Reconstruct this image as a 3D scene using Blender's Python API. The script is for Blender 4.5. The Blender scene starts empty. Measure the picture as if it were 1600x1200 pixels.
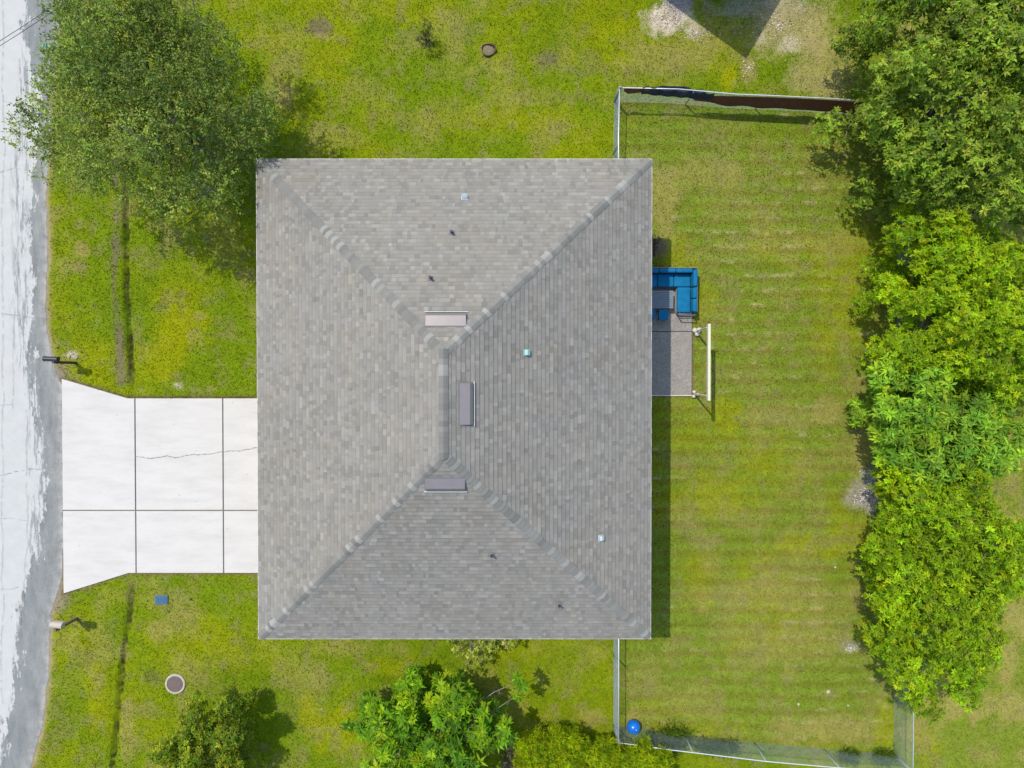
import bpy, bmesh, math, random
import numpy as np
from mathutils import Vector, Matrix, Euler
R = math.radians
random.seed(7); RNG = np.random.default_rng(7)
S = bpy.context.scene
COL = S.collection

# ------------------------------------------------------------------ camera, world, sun, exposure
CAM_H, F_PX, TILT = 24.4, 960.0, -0.0116
cam = bpy.data.cameras.new('camera'); cam.sensor_width = 36.0; cam.lens = 36.0*F_PX/1600.0
cam.clip_start = 0.1; cam.clip_end = 2000
camo = bpy.data.objects.new('camera', cam); COL.objects.link(camo)
camo.location = (0, 0, CAM_H); camo.rotation_euler = (TILT, 0, 0)
S.camera = camo

SUN_DIR = Vector((0.41, -0.415, -1.0)).normalized()      # the way the light travels
sun_el = math.asin(-SUN_DIR.z); sun_az = math.atan2(-SUN_DIR.x, -SUN_DIR.y)
w = bpy.data.worlds.new('World'); S.world = w; w.use_nodes = True
wn = w.node_tree.nodes; wl = w.node_tree.links
bg = wn['Background']
sky = wn.new('ShaderNodeTexSky'); sky.sky_type = 'NISHITA'; sky.sun_disc = False
sky.sun_elevation = sun_el; sky.sun_rotation = sun_az
wl.new(sky.outputs[0], bg.inputs[0]); bg.inputs[1].default_value = 0.15
sl = bpy.data.lights.new('sun', 'SUN'); sl.energy = 2.2; sl.angle = R(0.5); sl.color = (1.0, 0.93, 0.82)
so = bpy.data.objects.new('sun', sl); COL.objects.link(so)
so.rotation_euler = SUN_DIR.to_track_quat('-Z', 'Y').to_euler(); so.location = (-20, 20, 50)
S.view_settings.view_transform = 'Standard'; S.view_settings.look = 'None'
S.view_settings.exposure = 0.8; S.view_settings.gamma = 1.0

_RX = Matrix.Rotation(TILT, 3, 'X')
def at(px, py, z=0.0):
    """world point at height z seen at photo pixel (1600x1200)"""
    d = _RX @ Vector(((px-800)/F_PX, -(py-600)/F_PX, -1.0))
    t = (z-CAM_H)/d.z
    return Vector((d.x*t, d.y*t, z))
PXM = F_PX/CAM_H     # pixels per metre on the ground

# ------------------------------------------------------------------ noise
def _hash(ix, iy, seed):
    h = (ix.astype(np.int64)*374761393 + iy.astype(np.int64)*668265263 + seed*1274126177) & 0xffffffff
    h = ((h ^ (h >> 13))*1274126177) & 0xffffffff
    h = h ^ (h >> 16)
    return (h & 0xffffff)/float(0xffffff)
def vnoise(x, y, seed=0):
    x = np.asarray(x, float); y = np.asarray(y, float)
    ix = np.floor(x); iy = np.floor(y); fx = x-ix; fy = y-iy
    fx = fx*fx*(3-2*fx); fy = fy*fy*(3-2*fy)
    a = _hash(ix, iy, seed); b = _hash(ix+1, iy, seed); c = _hash(ix, iy+1, seed); d = _hash(ix+1, iy+1, seed)
    return (a*(1-fx)+b*fx)*(1-fy)+(c*(1-fx)+d*fx)*fy
def fbm(x, y, scale, octv=4, seed=0, gain=0.55):
    x = np.asarray(x, float)/scale; y = np.asarray(y, float)/scale
    s = 0; a = 1; t = 0
    for k in range(octv):
        s = s + a*vnoise(x+17.3*k, y-9.1*k, seed+k*31); t += a; a *= gain; x = x*2.03; y = y*2.03
    return s/t
def sstep(a, b, x):
    t = np.clip((x-a)/(b-a), 0, 1); return t*t*(3-2*t)
def in_poly(x, y, poly):
    x = np.asarray(x); y = np.asarray(y); r = np.zeros(x.shape, bool)
    n = len(poly); j = n-1
    for i in range(n):
        xi, yi = poly[i]; xj, yj = poly[j]
        c = ((yi > y) != (yj > y)) & (x < (xj-xi)*(y-yi)/((yj-yi) if yj != yi else 1e-9)+xi)
        r ^= c; j = i
    return r
def dist_poly(x, y, poly):
    d = np.full(np.asarray(x).shape, 1e9); n = len(poly)
    for i in range(n):
        ax, ay = poly[i]; bx, by = poly[(i+1) % n]
        dx, dy = bx-ax, by-ay; l2 = dx*dx+dy*dy+1e-12
        t = np.clip(((x-ax)*dx+(y-ay)*dy)/l2, 0, 1)
        d = np.minimum(d, np.hypot(x-ax-t*dx, y-ay-t*dy))
    return d

# ------------------------------------------------------------------ object helpers
def tag(o, label=None, cat=None, group=None, kind=None):
    if label: o['label'] = label
    if cat: o['category'] = cat
    if group: o['group'] = group
    if kind: o['kind'] = kind
    return o
def empty(name, loc, rz=0.0):
    o = bpy.data.objects.new(name, None); COL.objects.link(o)
    o.location = loc; o.rotation_euler = (0, 0, rz); o.empty_display_size = 0.2
    return o
def link(name, me, mat, parent=None, loc=None):
    o = bpy.data.objects.new(name, me); COL.objects.link(o)
    if mat is not None and len(me.materials) == 0:
        for m in (mat if isinstance(mat, (list, tuple)) else [mat]): me.materials.append(m)
    if parent is not None: o.parent = parent
    if loc is not None: o.location = loc
    return o
def np_mesh(name, verts, faces, cols=None, smooth=False):
    """verts (n,3); faces (m,k) same k; cols (n,3) per vertex"""
    me = bpy.data.meshes.new(name)
    verts = np.ascontiguousarray(verts, np.float32); faces = np.ascontiguousarray(faces, np.int32)
    m, k = faces.shape
    me.vertices.add(len(verts)); me.vertices.foreach_set('co', verts.ravel())
    me.loops.add(m*k); me.loops.foreach_set('vertex_index', faces.ravel())
    me.polygons.add(m); me.polygons.foreach_set('loop_start', np.arange(0, m*k, k, dtype=np.int32))
    if cols is not None:
        ca = me.color_attributes.new('Col', 'FLOAT_COLOR', 'POINT')
        c4 = np.ones((len(verts), 4), np.float32); c4[:, :3] = cols
        ca.data.foreach_set('color', c4.ravel())
    me.update(calc_edges=True); me.validate()
    if smooth: me.polygons.foreach_set('use_smooth', np.ones(m, bool))
    return me
class MB:
    """collects primitive shapes in one mesh"""
    def __init__(s): s.v = []; s.f = []; s.c = []
    def add(s, vs, fs, col=None):
        b = len(s.v); s.v += [tuple(v) for v in vs]; s.f += [tuple(b+i for i in f) for f in fs]
        s.c += [col or (1, 1, 1)]*len(vs)
    def box(s, c, size, M=None, bev=0.0, col=None, seg=2):
        bm = bmesh.new(); bmesh.ops.create_cube(bm, size=1.0)
        for v in bm.verts: v.co = Vector((v.co.x*size[0], v.co.y*size[1], v.co.z*size[2]))
        if bev > 0:
            bmesh.ops.bevel(bm, geom=list(bm.edges), offset=min(bev, min(size)*0.45), segments=seg, affect='EDGES', profile=0.6)
        bm.verts.index_update()
        vs = [(M @ v.co if M else v.co)+Vector(c) for v in bm.verts]
        fs = [[v.index for v in f.verts] for f in bm.faces]; bm.free(); s.add(vs, fs, col)
    def tube(s, pts, rad, seg=8, cap=True, col=None):
        pts = [Vector(p) for p in pts]; n = len(pts)
        rs = rad if isinstance(rad, (list, tuple)) else [rad]*n
        vs = []; fs = []; ref = Vector((0, 0, 1))
        for i, p in enumerate(pts):
            t = (pts[min(i+1, n-1)]-pts[max(i-1, 0)]).normalized()
            if abs(t.dot(ref)) > 0.95: ref = Vector((1, 0, 0)) if abs(t.x) < 0.9 else Vector((0, 1, 0))
            a = t.cross(ref).normalized(); b = t.cross(a).normalized(); ref = a.cross(t).normalized()
            for k in range(seg):
                an = 2*math.pi*k/seg
                vs.append(p+(a*math.cos(an)+b*math.sin(an))*rs[i])
        for i in range(n-1):
            for k in range(seg):
                k2 = (k+1) % seg
                fs.append((i*seg+k, i*seg+k2, (i+1)*seg+k2, (i+1)*seg+k))
        if cap:
            fs.append(tuple(range(seg))[::-1]); fs.append(tuple((n-1)*seg+k for k in range(seg)))
        s.add(vs, fs, col)
    def lathe(s, prof, c=(0, 0, 0), seg=28, col=None):
        vs = []; fs = []; n = len(prof)
        for r, z in prof:
            for k in range(seg):
                a = 2*math.pi*k/seg; vs.append((c[0]+r*math.cos(a), c[1]+r*math.sin(a), c[2]+z))
        for i in range(n-1):
            for k in range(seg):
                k2 = (k+1) % seg; fs.append((i*seg+k, i*seg+k2, (i+1)*seg+k2, (i+1)*seg+k))
        fs.append(tuple(range(seg))[::-1]); fs.append(tuple((n-1)*seg+k for k in range(seg)))
        s.add(vs, fs, col)
    def prism(s, poly, z0, z1, col=None):
        n = len(poly); vs = [(p[0], p[1], z0) for p in poly]+[(p[0], p[1], z1) for p in poly]
        fs = [tuple(range(n))[::-1], tuple(range(n, 2*n))]+[(i, (i+1) % n, n+(i+1) % n, n+i) for i in range(n)]
        s.add(vs, fs, col)
    def build(s, name, mat, parent=None, smooth=False, loc=None):
        me = bpy.data.meshes.new(name); me.from_pydata(s.v, [], s.f); me.update()
        bm = bmesh.new(); bm.from_mesh(me); bmesh.ops.recalc_face_normals(bm, faces=bm.faces); bm.to_mesh(me); bm.free()
        if any(c != (1, 1, 1) for c in s.c):
            ca = me.color_attributes.new('Col', 'FLOAT_COLOR', 'POINT')
            ca.data.foreach_set('color', np.array([(c[0], c[1], c[2], 1) for c in s.c], np.float32).ravel())
        if smooth:
            me.polygons.foreach_set('use_smooth', np.ones(len(me.polygons), bool))
        return link(name, me, mat, parent, loc)

# ------------------------------------------------------------------ materials
class NT:
    def __init__(s, name):
        s.m = bpy.data.materials.new(name); s.m.use_nodes = True
        s.n = s.m.node_tree.nodes; s.l = s.m.node_tree.links; s.b = s.n['Principled BSDF']; s.o = s.n['Material Output']
    def new(s, t, **k):
        n = s.n.new(t)
        for a, v in k.items(): setattr(n, a, v)
        return n
    def noise(s, vec, scale, detail=4, rough=0.55, dist=0):
        n = s.new('ShaderNodeTexNoise'); n.inputs['Scale'].default_value = scale; n.inputs['Detail'].default_value = detail
        n.inputs['Roughness'].default_value = rough; n.inputs['Distortion'].default_value = dist
        if vec is not None: s.l.new(vec, n.inputs['Vector'])
        return n.outputs['Fac']
    def ramp(s, fac, stops):
        r = s.new('ShaderNodeValToRGB'); e = r.color_ramp.elements
        while len(e) < len(stops): e.new(0.5)
        for i, (p, c) in enumerate(stops):
            e[i].position = p; e[i].color = (c, c, c, 1) if not isinstance(c, (tuple, list)) else (c[0], c[1], c[2], 1)
        s.l.new(fac, r.inputs[0]); return r.outputs[0]
    def mix(s, fac, a, b, mode='MIX'):
        n = s.new('ShaderNodeMix', data_type='RGBA', blend_type=mode)
        for k, v in ((0, fac), (6, a), (7, b)):
            if isinstance(v, (int, float)): n.inputs[k].default_value = v
            elif isinstance(v, (tuple, list)): n.inputs[k].default_value = (v[0], v[1], v[2], 1)
            else: s.l.new(v, n.inputs[k])
        return n.outputs[2]
    def math(s, op, a, b=0.0):
        n = s.new('ShaderNodeMath', operation=op)
        for k, v in ((0, a), (1, b)):
            if isinstance(v, (int, float)): n.inputs[k].default_value = v
            else: s.l.new(v, n.inputs[k])
        return n.outputs[0]
    def pos(s):
        return s.new('ShaderNodeNewGeometry').outputs['Position']
    def scaled(s, vec, sc):
        n = s.new('ShaderNodeMapping'); n.inputs['Scale'].default_value = sc; s.l.new(vec, n.inputs['Vector']); return n.outputs[0]
    def attr(s, name='Col'):
        n = s.new('ShaderNodeAttribute', attribute_name=name); return n.outputs['Color']
    def bump(s, h, strength=0.3, dist=0.02):
        n = s.new('ShaderNodeBump'); n.inputs['Strength'].default_value = strength; n.inputs['Distance'].default_value = dist
        s.l.new(h, n.inputs['Height']); s.l.new(n.outputs[0], s.b.inputs['Normal'])
    def set(s, col=None, rough=0.7, metal=0.0, spec=0.3):
        if col is not None:
            if isinstance(col, (tuple, list)): s.b.inputs['Base Color'].default_value = (col[0], col[1], col[2], 1)
            else: s.l.new(col, s.b.inputs['Base Color'])
        s.b.inputs['Roughness'].default_value = rough; s.b.inputs['Metallic'].default_value = metal
        s.b.inputs['Specular IOR Level'].default_value = spec
        return s.m
def simple(name, col, rough=0.6, metal=0.0, var=0.15, scale=6.0, spec=0.3, bump=0.0):
    t = NT(name); p = t.pos(); n = t.noise(p, scale, 5, 0.6)
    f = t.ramp(n, [(0.25, 1-var), (0.75, 1+var*0.6)])
    c = t.mix(1.0, tuple(col), f, 'MULTIPLY')
    if bump > 0: t.bump(t.noise(p, scale*8, 3), bump, 0.01)
    return t.set(c, rough, metal, spec)
def leaf_mat(name, rough=0.45, trans=0.35, tint=(1.3, 1.25, 0.35), spec=0.25):
    t = NT(name); c = t.attr(); t.set(c, rough, 0, spec)
    tr = t.new('ShaderNodeBsdfTranslucent'); tc = t.mix(1.0, c, tuple(tint), 'MULTIPLY'); t.l.new(tc, tr.inputs['Color'])
    mx = t.new('ShaderNodeMixShader'); mx.inputs[0].default_value = trans
    t.l.new(t.b.outputs[0], mx.inputs[1]); t.l.new(tr.outputs[0], mx.inputs[2]); t.l.new(mx.outputs[0], t.o.inputs[0])
    return t.m
def attr_mat(name, rough=0.9, fine=40.0, amt=0.25, spec=0.15, bump=0.0):
    t = NT(name); p = t.pos(); n = t.noise(p, fine, 3, 0.7)
    c = t.mix(1.0, t.attr(), t.ramp(n, [(0.25, 1-amt), (0.75, 1+amt)]), 'MULTIPLY')
    if bump > 0: t.bump(n, bump, 0.01)
    return t.set(c, rough, 0, spec)

# ================================================================== GROUND
EAVE = 4.2
XW = (at(401, 249, EAVE).x+at(404.5, 996, EAVE).x)/2; XE = (at(1018, 249, EAVE).x+at(1016, 998, EAVE).x)/2
YN = at(710, 249, EAVE).y; YS = at(710, 997.5, EAVE).y
OVER = 0.42
WXW, WXE, WYN, WYS = XW+OVER, XE-OVER, YN-OVER, YS+OVER

def gp(pts): return [(at(x, y).x, at(x, y).y) for x, y in pts]
road_edge_px = [(101, -300), (98, -60), (96, 0), (91, 60), (84, 130), (75, 240), (71, 300), (73, 350), (75, 400), (72, 440), (71, 480), (75, 530), (80, 560), (90, 588),
                (96.5, 606), (97.5, 700), (98.5, 780), (98.5, 850), (98, 900), (92, 922), (82, 945), (78, 980), (77, 1020), (75, 1060), (71, 1100), (65, 1140), (56, 1175), (46, 1205), (34, 1300), (0, 1500)]
road_edge = gp(road_edge_px)
_re_y = np.array([p[1] for p in road_edge])[::-1]; _re_x = np.array([p[0] for p in road_edge])[::-1]
def road_x(y): return np.interp(y, _re_y, _re_x)
drive_poly = gp([(97, 592), (200, 622.5), (420, 622.5), (470, 622.5), (470, 895), (200, 895), (100, 927)])
drive_poly = [(min(p[0], WXW-0.004), p[1]) for p in drive_poly]
patio_poly = [(WXE+0.004, at(1000, 425).y), (at(1081, 425).x, at(1000, 425).y), (at(1081, 617).x, at(1000, 617).y), (WXE+0.004, at(1000, 617).y)]
wall_poly = [(WXW, WYN), (WXE, WYN), (WXE, WYS), (WXW, WYS)]
FX = at(968, 400, 1.2).x                      # side fences
FXE = at(1429, 900, 1.2).x                    # rear fence
yard_poly = [(FX, at(0, 150).y), (FXE, at(0, 165).y), (FXE, at(0, 1190).y), (FX, at(0, 1155).y)]

ditch1 = gp([(193, 250), (195, 330), (196, 400), (197, 470), (201, 530), (203, 565), (204, 598)])
ditch2 = gp([(205, 922), (201, 965), (193, 1010), (188, 1060), (184, 1110), (178, 1160), (172, 1230)])
def dist_line(x, y, pts):
    d = np.full(np.asarray(x).shape, 1e9)
    for (ax, ay), (bx, by) in zip(pts[:-1], pts[1:]):
        dx, dy = bx-ax, by-ay; t = np.clip(((x-ax)*dx+(y-ay)*dy)/(dx*dx+dy*dy), 0, 1)
        d = np.minimum(d, np.hypot(x-ax-t*dx, y-ay-t*dy))
    return d

def ground_z(x, y):
    z = (fbm(x, y, 3.0, 3, 5)-0.5)*0.05+(fbm(x, y, 0.5, 3, 9)-0.5)*0.035
    for dl, dep in ((ditch1, 0.20), (ditch2, 0.15)):
        d = dist_line(x, y, dl)+(fbm(x, y, 0.4, 3, 21)-0.5)*0.16
        z = z-dep*np.exp(-(d/0.085)**2)-0.05*np.exp(-(d/0.5)**2)
    e = x-road_x(y)
    z = np.where(e < 0.10, np.where((e < -0.25) & (e > -8.2), -0.16, -0.034), z)
    m = in_poly(x, y, drive_poly) | in_poly(x, y, patio_poly)
    z = np.where(m, -0.12, z)
    return z

C_GREEN = np.array((0.150, 0.222, 0.006)); C_YEL = np.array((0.265, 0.285, 0.004)); C_DARK = np.array((0.115, 0.180, 0.004))
C_TAN = np.array((0.305, 0.262, 0.072)); C_DULL = np.array((0.172, 0.222, 0.022)); C_SOIL = np.array((0.155, 0.120, 0.080))
C_SAND = np.array((0.60, 0.52, 0.40)); C_GRAV = np.array((0.36, 0.33, 0.30)); C_STRAW = np.array((0.36, 0.30, 0.13)); C_MUL = np.array((0.17, 0.135, 0.075))
# patches with a shape of their own: px, py, rx, ry, colour, strength
PATCH = [
 (498, 42, 21, 19, C_MUL, .85), (515, 58, 20, 8, C_TAN, .5), (857, 94, 23, 17, C_MUL, .7), (763, 78, 20, 12, C_TAN, .25),
 (442, 150, 20, 22, C_TAN, .8), (450, 90, 40, 60, C_TAN, .25), (520, 215, 60, 22, C_TAN, .35), (690, 180, 110, 22, C_TAN, .28), (840, 150, 30, 16, C_TAN, .3),
 (400, 60, 50, 30, C_YEL, .4), (660, 12, 90, 30, C_YEL, .45), (760, 190, 120, 30, C_YEL, .4), (585, 75, 60, 30, C_YEL, .2), (930, 60, 50, 60, C_YEL, .35), (510, 110, 40, 24, C_YEL, .4),
 (640, 105, 130, 22, C_GREEN, .6), (870, 120, 70, 18, C_GREEN, .5),
 (1046, 30, 36, 26, C_SAND, .95), (1085, 50, 24, 14, C_SAND, .8), (1062, 4, 24, 20, C_GRAV, .9), (1205, 10, 26, 30, C_SAND, .45), (1200, 10, 80, 20, C_GRAV, .55),
 (1235, 45, 70, 55, C_STRAW, .75), (1290, 100, 50, 60, C_STRAW, .5), (1168, 108, 14, 24, C_TAN, .8), (1120, 60, 60, 40, C_TAN, .5), (1030, 90, 70, 40, C_TAN, .55),
 (1230, 70, 20, 14, C_SAND, .45), (1190, 55, 10, 18, C_SAND, .5), (1139, 120, 17, 24, C_YEL, .9), (1270, 130, 50, 22, C_STRAW, .4), (1050, 120, 50, 14, C_DULL, .5),
 (1345, 775, 24, 26, C_GRAV, .95), (1362, 745, 18, 26, C_GRAV, .7), (1358, 690, 22, 40, C_TAN, .8), (1330, 700, 25, 30, C_TAN, .4), (1298, 640, 25, 22, C_TAN, .6), (1340, 600, 25, 16, C_TAN, .45),
 (1110, 270, 70, 26, C_TAN, .5), (1040, 320, 24, 70, C_TAN, .65), (1190, 205, 90, 16, C_GREEN, .35), (1180, 390, 60, 20, C_TAN, .3), (1300, 380, 60, 24, C_TAN, .45),
 (1240, 650, 80, 20, C_TAN, .35), (1120, 770, 60, 40, C_YEL, .55), (1135, 650, 36, 30, C_YEL, .6), (1250, 855, 60, 20, C_YEL, .5), (1210, 730, 80, 40, C_YEL, .25), (1330, 850, 40, 40, C_YEL, .4),
 (1060, 400, 30, 30, C_YEL, .5), (1100, 470, 26, 40, C_YEL, .4), (1330, 470, 20, 90, C_YEL, .4), (1190, 930, 110, 30, C_TAN, .35), (1230, 1010, 120, 36, C_TAN, .4), (1080, 1100, 60, 40, C_TAN, .35),
 (1290, 1140, 110, 24, C_TAN, .65), (1310, 940, 60, 30, C_TAN, .3), (1110, 1140, 60, 18, C_YEL, .35), (1385, 1140, 20, 50, C_YEL, .6), (1350, 990, 14, 22, C_YEL, .7), (1330, 1010, 16, 10, C_GRAV, .5),
 (285, 500, 40, 66, C_YEL, .9), (262, 560, 40, 40, C_YEL, .8), (130, 560, 50, 40, C_YEL, .6), (360, 560, 50, 50, C_GREEN, .9), (250, 400, 40, 60, C_GREEN, .4), (150, 330, 50, 40, C_GREEN, .5), (140, 450, 40, 40, C_GREEN, .6),
 (128, 390, 12, 14, C_TAN, .8), (122, 418, 14, 8, C_TAN, .6), (278, 602, 8, 5, C_SAND, .5), (330, 607, 8, 4, C_TAN, .6), (310, 495, 12, 9, C_TAN, .6), (350, 370, 40, 40, C_TAN, .4), (385, 430, 26, 20, C_TAN, .6),
 (250, 985, 20, 22, C_TAN, .6), (290, 960, 24, 10, C_TAN, .45), (110, 1000, 22, 20, C_TAN, .45), (120, 1100, 40, 70, C_GREEN, .45), (150, 1100, 16, 60, C_YEL, .7), (240, 1060, 20, 14, C_SOIL, .4), (200, 1150, 14, 60, C_TAN, .6), (350, 1010, 60, 50, C_YEL, .35),
 (380, 935, 60, 40, C_GREEN, .5), (470, 1060, 50, 50, C_TAN, .4), (540, 1010, 60, 20, C_TAN, .4), (520, 1140, 50, 40, C_YEL, .8), (610, 1040, 40, 20, C_YEL, .5), (480, 1110, 14, 30, C_YEL, .6), (600, 1190, 18, 16, C_TAN, .9), (460, 1000, 60, 40, C_GREEN, .3),
 (890, 1050, 60, 60, C_GREEN, .5), (920, 1120, 24, 14, C_TAN, .6), (985, 1125, 16, 18, C_TAN, .8), (1010, 1060, 40, 40, C_TAN, .35),
 (1585, 740, 14, 40, C_TAN, .6), (1590, 940, 12, 30, C_TAN, .7), (1580, 1035, 16, 10, C_TAN, .6), (1522, 1110, 8, 30, C_TAN, .9), (1570, 1060, 12, 12, C_TAN, .6), (1450, 1170, 20, 40, C_YEL, .5),
 (1028, 385, 16, 16, C_SOIL, .9), (110, 553, 10, 7, C_SAND, .85), (745, 1030, 30, 16, C_TAN, .35),
]
def lawn_colour(x, y):
    x = np.asarray(x, float); y = np.asarray(y, float)
    a = fbm(x, y, 2.6, 5, 1); b = fbm(x, y, 1.1, 5, 2); c = fbm(x, y, 5.0, 3, 3); d = fbm(x, y, 0.28, 4, 4)
    col = C_GREEN+(C_YEL-C_GREEN)*sstep(0.36, 0.70, a)[..., None]*0.50
    col = col+(C_TAN-col)*(sstep(0.50, 0.74, b)*0.42)[..., None]
    col = col+(C_DARK-col)*(sstep(0.54, 0.75, fbm(x, y, 1.7, 4, 11))*0.40)[..., None]
    yard = in_poly(x, y, yard_poly).astype(float)
    # back yard: duller turf, mowing stripes and streaks of dry clippings
    yc = C_DULL+(C_YEL*0.92-C_DULL)*(sstep(0.46, 0.74, a)*0.6)[..., None]
    yc = yc+(C_TAN*0.88-yc)*(sstep(0.48, 0.74, b)*0.40)[..., None]
    ph = (y+0.22*(fbm(x, y*0.2, 3.0, 2, 8)-0.5))/0.575
    st = 0.5+0.5*np.sin(ph*2*np.pi)
    yc = yc*(1+0.24*(st-0.5))[..., None]
    yc[..., 0] *= 1-0.14*(st-0.5)
    fl = fbm(x*0.8, y*1.6, 0.24, 4, 14); cut = np.exp(-((ph-np.round(ph))/0.13)**2)
    yc = yc+(np.array((0.46, 0.40, 0.19))-yc)*(np.clip(cut*sstep(0.52, 0.64, fl)*sstep(0.40, 0.62, fbm(x, y, 2.4, 3, 33)), 0, 1)*0.55)[..., None]
    col = col+(yc-col)*yard[..., None]
    far = sstep(0, 0.4, x-FXE)                       # strip behind the rear fence
    col = col+((C_DULL*1.1+(C_TAN-C_DULL)*(sstep(0.42, 0.7, b)*0.8)[..., None])-col)*far[..., None]
    for px, py, rx, ry, pc, s in PATCH:
        p = at(px, py); ddx = (x-p.x)*PXM/rx; ddy = (y-p.y)*PXM/ry
        near = (np.abs(ddx) < 2.2) & (np.abs(ddy) < 2.2)
        if not near.any(): continue
        dd = np.hypot(ddx, ddy)[near]
        nn = fbm(x[near], y[near], 0.55, 4, int(px+py) % 97)
        nf = fbm(x[near], y[near], 0.12, 2, int(px) % 89)
        m = sstep(1.25, 0.45, dd+(nn-0.5)*1.3+(nf-0.5)*0.5)*s
        col[near] = col[near]+(pc-col[near])*m[..., None]
    # tyre-worn strip by the swale, swale soil, dry edges by the road and the slabs
    d1 = dist_line(x, y, ditch1); off = dist_line(x, y, [(px_-0.38, py_) for px_, py_ in ditch1])
    m = np.exp(-(off/0.15)**2)*sstep(0.36, 0.58, fbm(x, y*0.35, 0.5, 4, 41))*0.95
    col = col+(C_SOIL*1.15-col)*m[..., None]
    for dl in (ditch1, ditch2):
        m = np.exp(-((dist_line(x, y, dl)+(fbm(x, y, 0.20, 3, 23)-0.5)*0.20)/0.085)**2)*sstep(0.30, 0.46, fbm(x, y, 0.16, 3, 29))
        col = col+(np.array((0.040, 0.036, 0.014))-col)*m[..., None]
    e = x-road_x(y); en = (fbm(x, y, 0.35, 3, 51)-0.5)*0.35
    near_ = (e > -7.0).astype(float)
    m = sstep(0.42, 0.05, e+en)*0.75*near_
    col = col+(C_TAN*0.9-col)*m[..., None]
    m = sstep(0.16, 0.0, e+en*0.4)*0.7*near_
    col = col+(np.array((0.34, 0.27, 0.19))-col)*m[..., None]
    apr = sstep(1.0, 0.3, np.hypot((x-at(90, 930).x)/0.7, (y-at(90, 930).y)/0.9)+en)+sstep(1.0, 0.3, np.hypot((x-at(91, 590).x)/0.5, (y-at(91, 590).y)/0.8)+en)
    col = col+(np.array((0.26, 0.21, 0.15))-col)*np.clip(apr, 0, 1)[..., None]*0.9
    dd = dist_poly(x, y, drive_poly)+(fbm(x, y, 0.2, 3, 55)-0.5)*0.14
    m = sstep(0.17, 0.03, dd)*0.8
    col = col+(np.array((0.16, 0.115, 0.055))-col)*m[..., None]
    dd = dist_poly(x, y, patio_poly)+(fbm(x, y, 0.2, 3, 56)-0.5)*0.12
    m = sstep(0.13, 0.02, dd)*0.8
    col = col+(np.array((0.15, 0.105, 0.06))-col)*m[..., None]
    nlin = [(FX, yard_poly[0][1]), (FXE, yard_poly[1][1])]
    m = np.exp(-((dist_line(x, y, nlin)+(d-0.5)*0.2)/0.16)**2)*0.6
    col = col+(C_DULL*0.85-col)*m[..., None]
    e5 = fbm(x, y, 0.55, 4, 91); e6 = fbm(x, y, 0.33, 3, 95)
    grassy = sstep(1.05, 1.35, col[..., 1]/(col[..., 0]+1e-6))
    col = col+(np.array((0.24, 0.215, 0.075))-col)*(sstep(0.54, 0.72, e5)*0.45)[..., None]
    col = col+(np.array((0.135, 0.215, 0.006))-col)*(sstep(0.55, 0.70, e6)*0.40*grassy)[..., None]
    col = col*(0.83+0.30*d)[..., None]
    farm = np.maximum(sstep(22, 27, np.abs(x)), sstep(17.5, 22, np.abs(y)))
    col = col+(np.array((0.165, 0.215, 0.020))-col)*farm[..., None]
    return np.clip(col, 0.004, 1)

xs = np.concatenate([[-400, -160, -80, -50, -36, -28], np.arange(-23.5, 23.51, 0.075), [28, 36, 50, 80, 160, 400]])
ys = np.concatenate([[-400, -160, -80, -50, -32, -23], np.arange(-18.5, 18.51, 0.075), [23, 32, 50, 80, 160, 400]])
GX, GY = np.meshgrid(xs, ys)
GZ = ground_z(GX, GY)
GC = lawn_colour(GX, GY)
nx, ny = len(xs), len(ys)
ii = np.arange((ny-1)*(nx-1)); r_, c_ = ii//(nx-1), ii % (nx-1)
q = np.stack([r_*nx+c_, r_*nx+c_+1, (r_+1)*nx+c_+1, (r_+1)*nx+c_], 1)
t = NT('lawn_soil'); p = t.pos()
n1 = t.noise(p, 26.0, 4, 0.7); n2 = t.noise(p, 7.0, 3, 0.6)
c = t.mix(1.0, t.attr(), t.ramp(n1, [(0.28, 0.74), (0.72, 1.22)]), 'MULTIPLY')
c = t.mix(1.0, c, t.ramp(n2, [(0.3, 0.85), (0.7, 1.12)]), 'MULTIPLY')
t.bump(n1, 0.8, 0.05)
M_GROUND = t.set(c, 0.95, 0, 0.03)
g = link('ground', np_mesh('ground', np.stack([GX, GY, GZ], -1).reshape(-1, 3), q, GC.reshape(-1, 3), True), M_GROUND)
tag(g, 'patchy yellow green lawn ground around the house', 'ground', kind='structure')

# grass blades (uncountable)
NB = 430000
bx = RNG.uniform(-21.5, 21.5, NB); by = RNG.uniform(-16.5, 16.5, NB)
keep = (bx-road_x(by) > 0.08+0.25*RNG.random(NB)**2) & ~in_poly(bx, by, drive_poly) & ~in_poly(bx, by, patio_poly) & ~in_poly(bx, by, wall_poly)
bx, by = bx[keep], by[keep]
bc = lawn_colour(bx, by)
greenness = bc[:, 1]/(bc[:, 0]+1e-6)
keep = (RNG.random(len(bx)) < np.clip((greenness-0.80)*5.0, 0.06, 1)) & (ground_z(bx, by) > -0.07)
bx, by, bc = bx[keep], by[keep], bc[keep]; n = len(bx)
bz = ground_z(bx, by)-0.01
an = RNG.uniform(0, 2*np.pi, n); wd = RNG.uniform(0.012, 0.03, n); ht = RNG.uniform(0.03, 0.075, n)*np.where(RNG.random(n) < 0.05, 1.5, 1)
le = RNG.uniform(0.01, 0.07, n); la = RNG.uniform(0, 2*np.pi, n)
B = np.stack([bx, by, bz], 1); U = np.stack([np.cos(an), np.sin(an), 0*an], 1)*wd[:, None]
T = B+np.stack([np.cos(la)*le, np.sin(la)*le, ht], 1)
V = np.stack([B-U, B+U, T], 1).reshape(-1, 3)
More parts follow.
